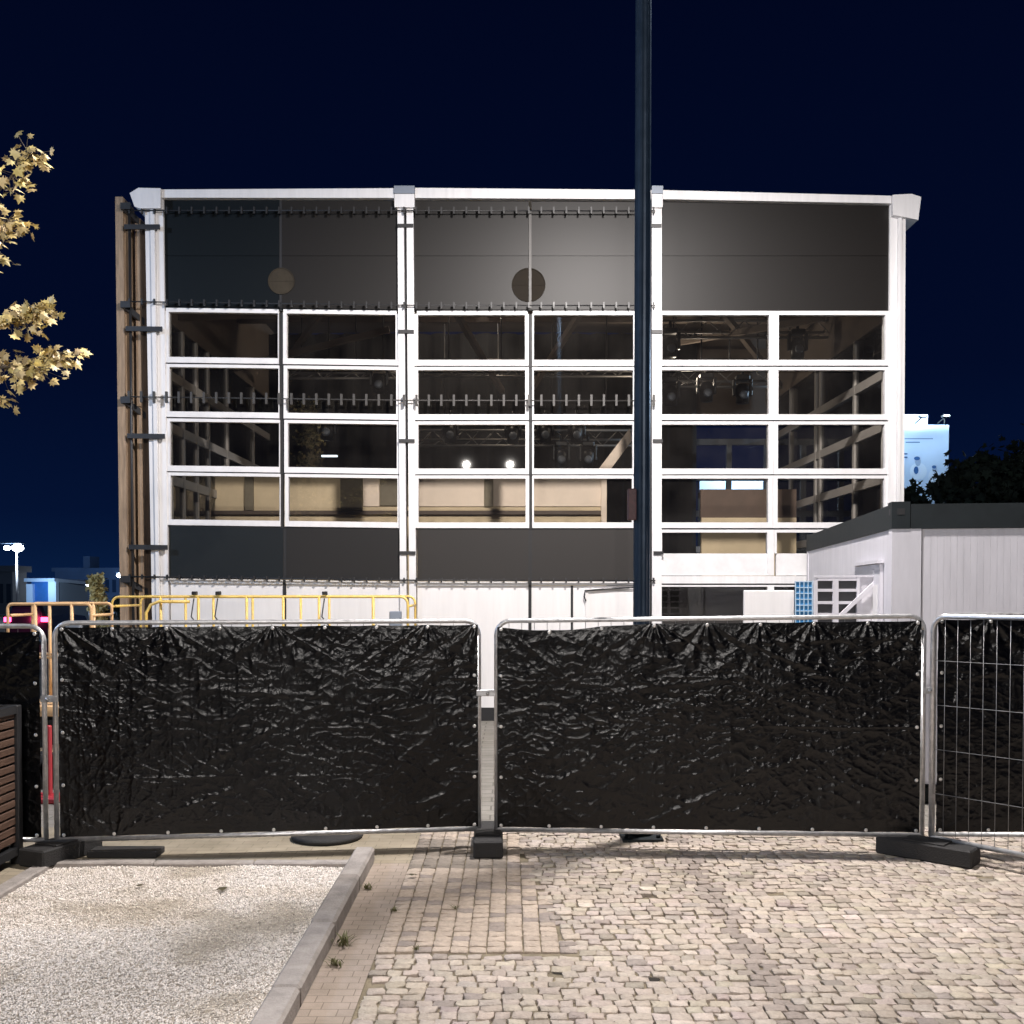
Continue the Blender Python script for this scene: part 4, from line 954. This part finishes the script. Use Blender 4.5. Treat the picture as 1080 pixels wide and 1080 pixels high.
for s_ in (-1,1):
    b=MB(); b.bbox(cx+s_*.72-.14,cx+s_*.72+.14,y0-.05,y0-.0,.82,1.0,.02); b.build('tail_lamp',M.setdefault('tail',mat('red_tail_lamp',(1,.05,.15),.3,emit=((1,.04,.16),14))),car)
for s_ in (-1,1):
    for yy in (y0+.75,y0+3.4):
        b=MB(); pts=[(cx+s_*.9,yy+.31*math.cos(a),.31+.31*math.sin(a)) for a in [2*math.pi*k/20 for k in range(20)]]
        vs=[(x-s_*.2,y,z) for x,y,z in pts]+pts; b.add(vs,[tuple(range(20)),tuple(range(39,19,-1))]+[(k,(k+1)%20,20+(k+1)%20,20+k) for k in range(20)]); b.build('wheel',M['rubber'],car)
light('tail_glow',(cx,39.2,.9),25,(1,.05,.2),.2)
# small columnar tree and bushes by the timber posts
def clump_tree(name,label,cx,cy,z0,H_,rad,n,s,m,cat='tree',group=None,trunk=True,dark=1.0,shape='col'):
    t=empty(name,label,cat,(cx,cy,0),group)
    b=MB(); b.tube([(cx,cy,0),(cx+.05,cy,H_*.5),(cx,cy,H_*.92)],[.05*H_/3,.035*H_/3,.01],7)
    cl=[]
    for k in range(int(14+H_*3)):
        f=random.random(); z=z0+(H_-z0)*f
        rr=rad*((1-f)**.7 if shape=='col' else math.sqrt(max(.05,1-(2*f-1)**2)))*random.uniform(.35,1)
        a=random.uniform(0,6.28); c=Vector((cx+rr*math.cos(a),cy+rr*math.sin(a),z)); cl.append((c,rad*random.uniform(.16,.36)))
        b.tube([(cx,cy,z*.85),c],.012*H_/3,4)
    b.build('trunk',M['bark'],t); b=MB()
    for k in range(n):
        c,r_=random.choice(cl); q=c+Vector((random.gauss(0,1),random.gauss(0,1),random.gauss(0,1)))*r_*.6
        tn=random.uniform(.5,1.4)*dark; leaf(b,q,Vector((random.gauss(0,1),random.gauss(0,1),random.gauss(-.3,.7))),Vector((random.gauss(0,1),random.gauss(-.5,1),random.gauss(.5,1))),s*random.uniform(.6,1.3),(tn,tn,tn*.9,1))
    b.build('crown',m,t); return t
x=P(104,640,18).x; clump_tree('young_tree','slim lamplit young tree between the orange and yellow lifts',x,18,.5,P(0,603,18).z,.27,1900,.075,M['leaf'])
clump_tree('shrub','dark shrub behind the yellow rail beside the timber posts',P(121,640,22).x,22,.2,P(0,622,22).z,.55,1100,.12,M['darkleaf'],'shrub',shape='round')
# ------------------------------------------------------------------ billboard and dark trees beyond the container
bb=empty('billboard','floodlit pale blue billboard on a far building beyond the hall corner','billboard',(P(953,480,80).x,80,0))
x0,x1=P(905,480,80).x,P(1000.5,480,80).x; zt=P(950,448,80).z; zb=P(950,535,80).z
b=MB(); b.box(x0,x1,80,80.4,zb,zt); b.build('board',mat('pale_blue_print',(.50,.68,.93),.6,var=.08,vscale=.3),bb)
b=MB(); b.box(x0-.5,P(976,480,81).x,80.6,88,0,P(950,438,81).z); b.build('wall',mat('pale_render_wall',(.35,.42,.55),.8),bb)
b=MB(); b.tube([(P(997,460,80).x,80.2,zt),(P(997,460,80).x,80.2,zt+.6)],.06,6); b.build('mast',M['contgrey'],bb)
for k in range(4): x=x0+(x1-x0)*(k+.5)/4; b=MB(); b.bar((x,80,zt+.1),(x,78.6,zt+.35),.08,.08); b.bbox(x-.3,x+.3,78.3,78.7,zt+.3,zt+.5,.04); b.build('flood_bracket',M['contgrey'],bb)
for k in range(4):
    x=x0+(x1-x0)*(k+.5)/4; o=light('billboard_flood',(x,78.3,zt+.55),1500,(.72,.87,1),.2)
ink=mat('dark_blue_print',(.03,.12,.35),.6); skin=mat('print_skin_tone',(.30,.42,.62),.6); pale=mat('print_pale_shirt',(.6,.75,.95),.6)
def blob(b,u_,v_,ru,rv,n=18,d=.0):
    c=P(u_,v_,80); vs=[]; 
    for k in range(n): a=2*math.pi*k/n; vs.append((c.x+ru/F*80*math.cos(a),79.985-d,c.z+rv/F*80*math.sin(a)))
    b.add(vs,[tuple(range(n))])
b=MB(); blob(b,968.5,497,9,9,d=.0); blob(b,985,503,6,8); b.build('printed_figure',pale,bb)
b=MB(); blob(b,968,487,3,4.5,d=.01); blob(b,985.5,495,2.4,3.6,d=.01); b.build('printed_face',skin,bb)
b=MB(); blob(b,967,483.5,3.2,2,d=.02); blob(b,985,492.5,2.4,1.6,d=.02); blob(b,966,496,2.5,4,d=.02); b.build('printed_hair',ink,bb)
b=MB()
def strip(u0,u1,v0,v1): p,q=P(u0,v1,80),P(u1,v0,80); b.add([(p.x,79.98,p.z),(q.x,79.98,p.z),(q.x,79.98,q.z),(p.x,79.98,q.z)],[(0,1,2,3)])
strip(954,984,462.4,463.2); strip(955,970,466,467); strip(951,957,478,479.4); strip(951,957,481.5,483); strip(913,935,484.2,485)
for k in range(5): strip(913.5+k*4.4,916.8+k*4.4,477,483)
b.build('printed_lines',ink,bb)
fc=bpy.data.curves.new('printed_word','FONT'); fc.body='ZYSKUJ'; fc.size=.82; fc.extrude=.004; fo=bpy.data.objects.new('printed_word',fc); COL.objects.link(fo); fc.materials.append(ink)
bpy.context.view_layer.update(); me_=bpy.data.meshes.new_from_object(fo.evaluated_get(bpy.context.evaluated_depsgraph_get())); bpy.data.objects.remove(fo); fo=bpy.data.objects.new('printed_word',me_); COL.objects.link(fo)
p=P(913.5,494,80); fo.location=(p.x,79.98,p.z); fo.rotation_euler=(R(90),0,0); fo.parent=bb; fo.matrix_parent_inverse=Matrix.Translation(bb.location).inverted()
b=MB(); p,q=P(738,519,75),P(822,497,75); b.box(p.x,q.x,75,75.4,p.z,q.z); b2=empty('billboard','lit blue board added behind the hall as the billboard reflection in its glass','billboard',((p.x+q.x)/2,75,0)); b.build('board',bpy.data.materials['pale_blue_print'],b2)  # board added behind the hall to give the blue reflection in its glass
b=MB(); b.box(p.x,p.x+.3,75.5,75.8,0,q.z); b.box(q.x-.3,q.x,75.5,75.8,0,q.z); b.build('post',M['contgrey'],b2)
light('reflection_board_light',((p.x+q.x)/2,71.5,q.z+1.5),3500,(.72,.87,1),.3)  # lamp added to light the reflection board
tg='dark trees beyond the container'
clump_tree('dark_tree','dark tree crown in front of the billboard foot',P(962,520,42).x,42,1.2,P(0,519,42).z,1.8,3600,.32,M['darkleaf'],group=tg,shape='round')
clump_tree('dark_tree','broad dark tree rising above the container roof past the billboard',P(1040,520,44).x,44,1.2,P(0,494,44).z,2.6,4200,.34,M['darkleaf'],group=tg,shape='round')
clump_tree('dark_tree','tallest dark tree behind the container at the frame edge',P(1085,520,46).x,46,1.2,P(0,486,46).z,2.8,4200,.34,M['darkleaf'],group=tg,shape='round')

# ------------------------------------------------------------------ render settings
sc.view_settings.view_transform='Standard'; sc.view_settings.look='None'; sc.view_settings.gamma=1; sc.view_settings.exposure=0
sc.render.engine='CYCLES'; sc.cycles.use_denoising=True; sc.cycles.max_bounces=8; sc.cycles.transparent_max_bounces=16
sc.cycles.sample_clamp_indirect=4; sc.cycles.caustics_reflective=False; sc.cycles.caustics_refractive=False
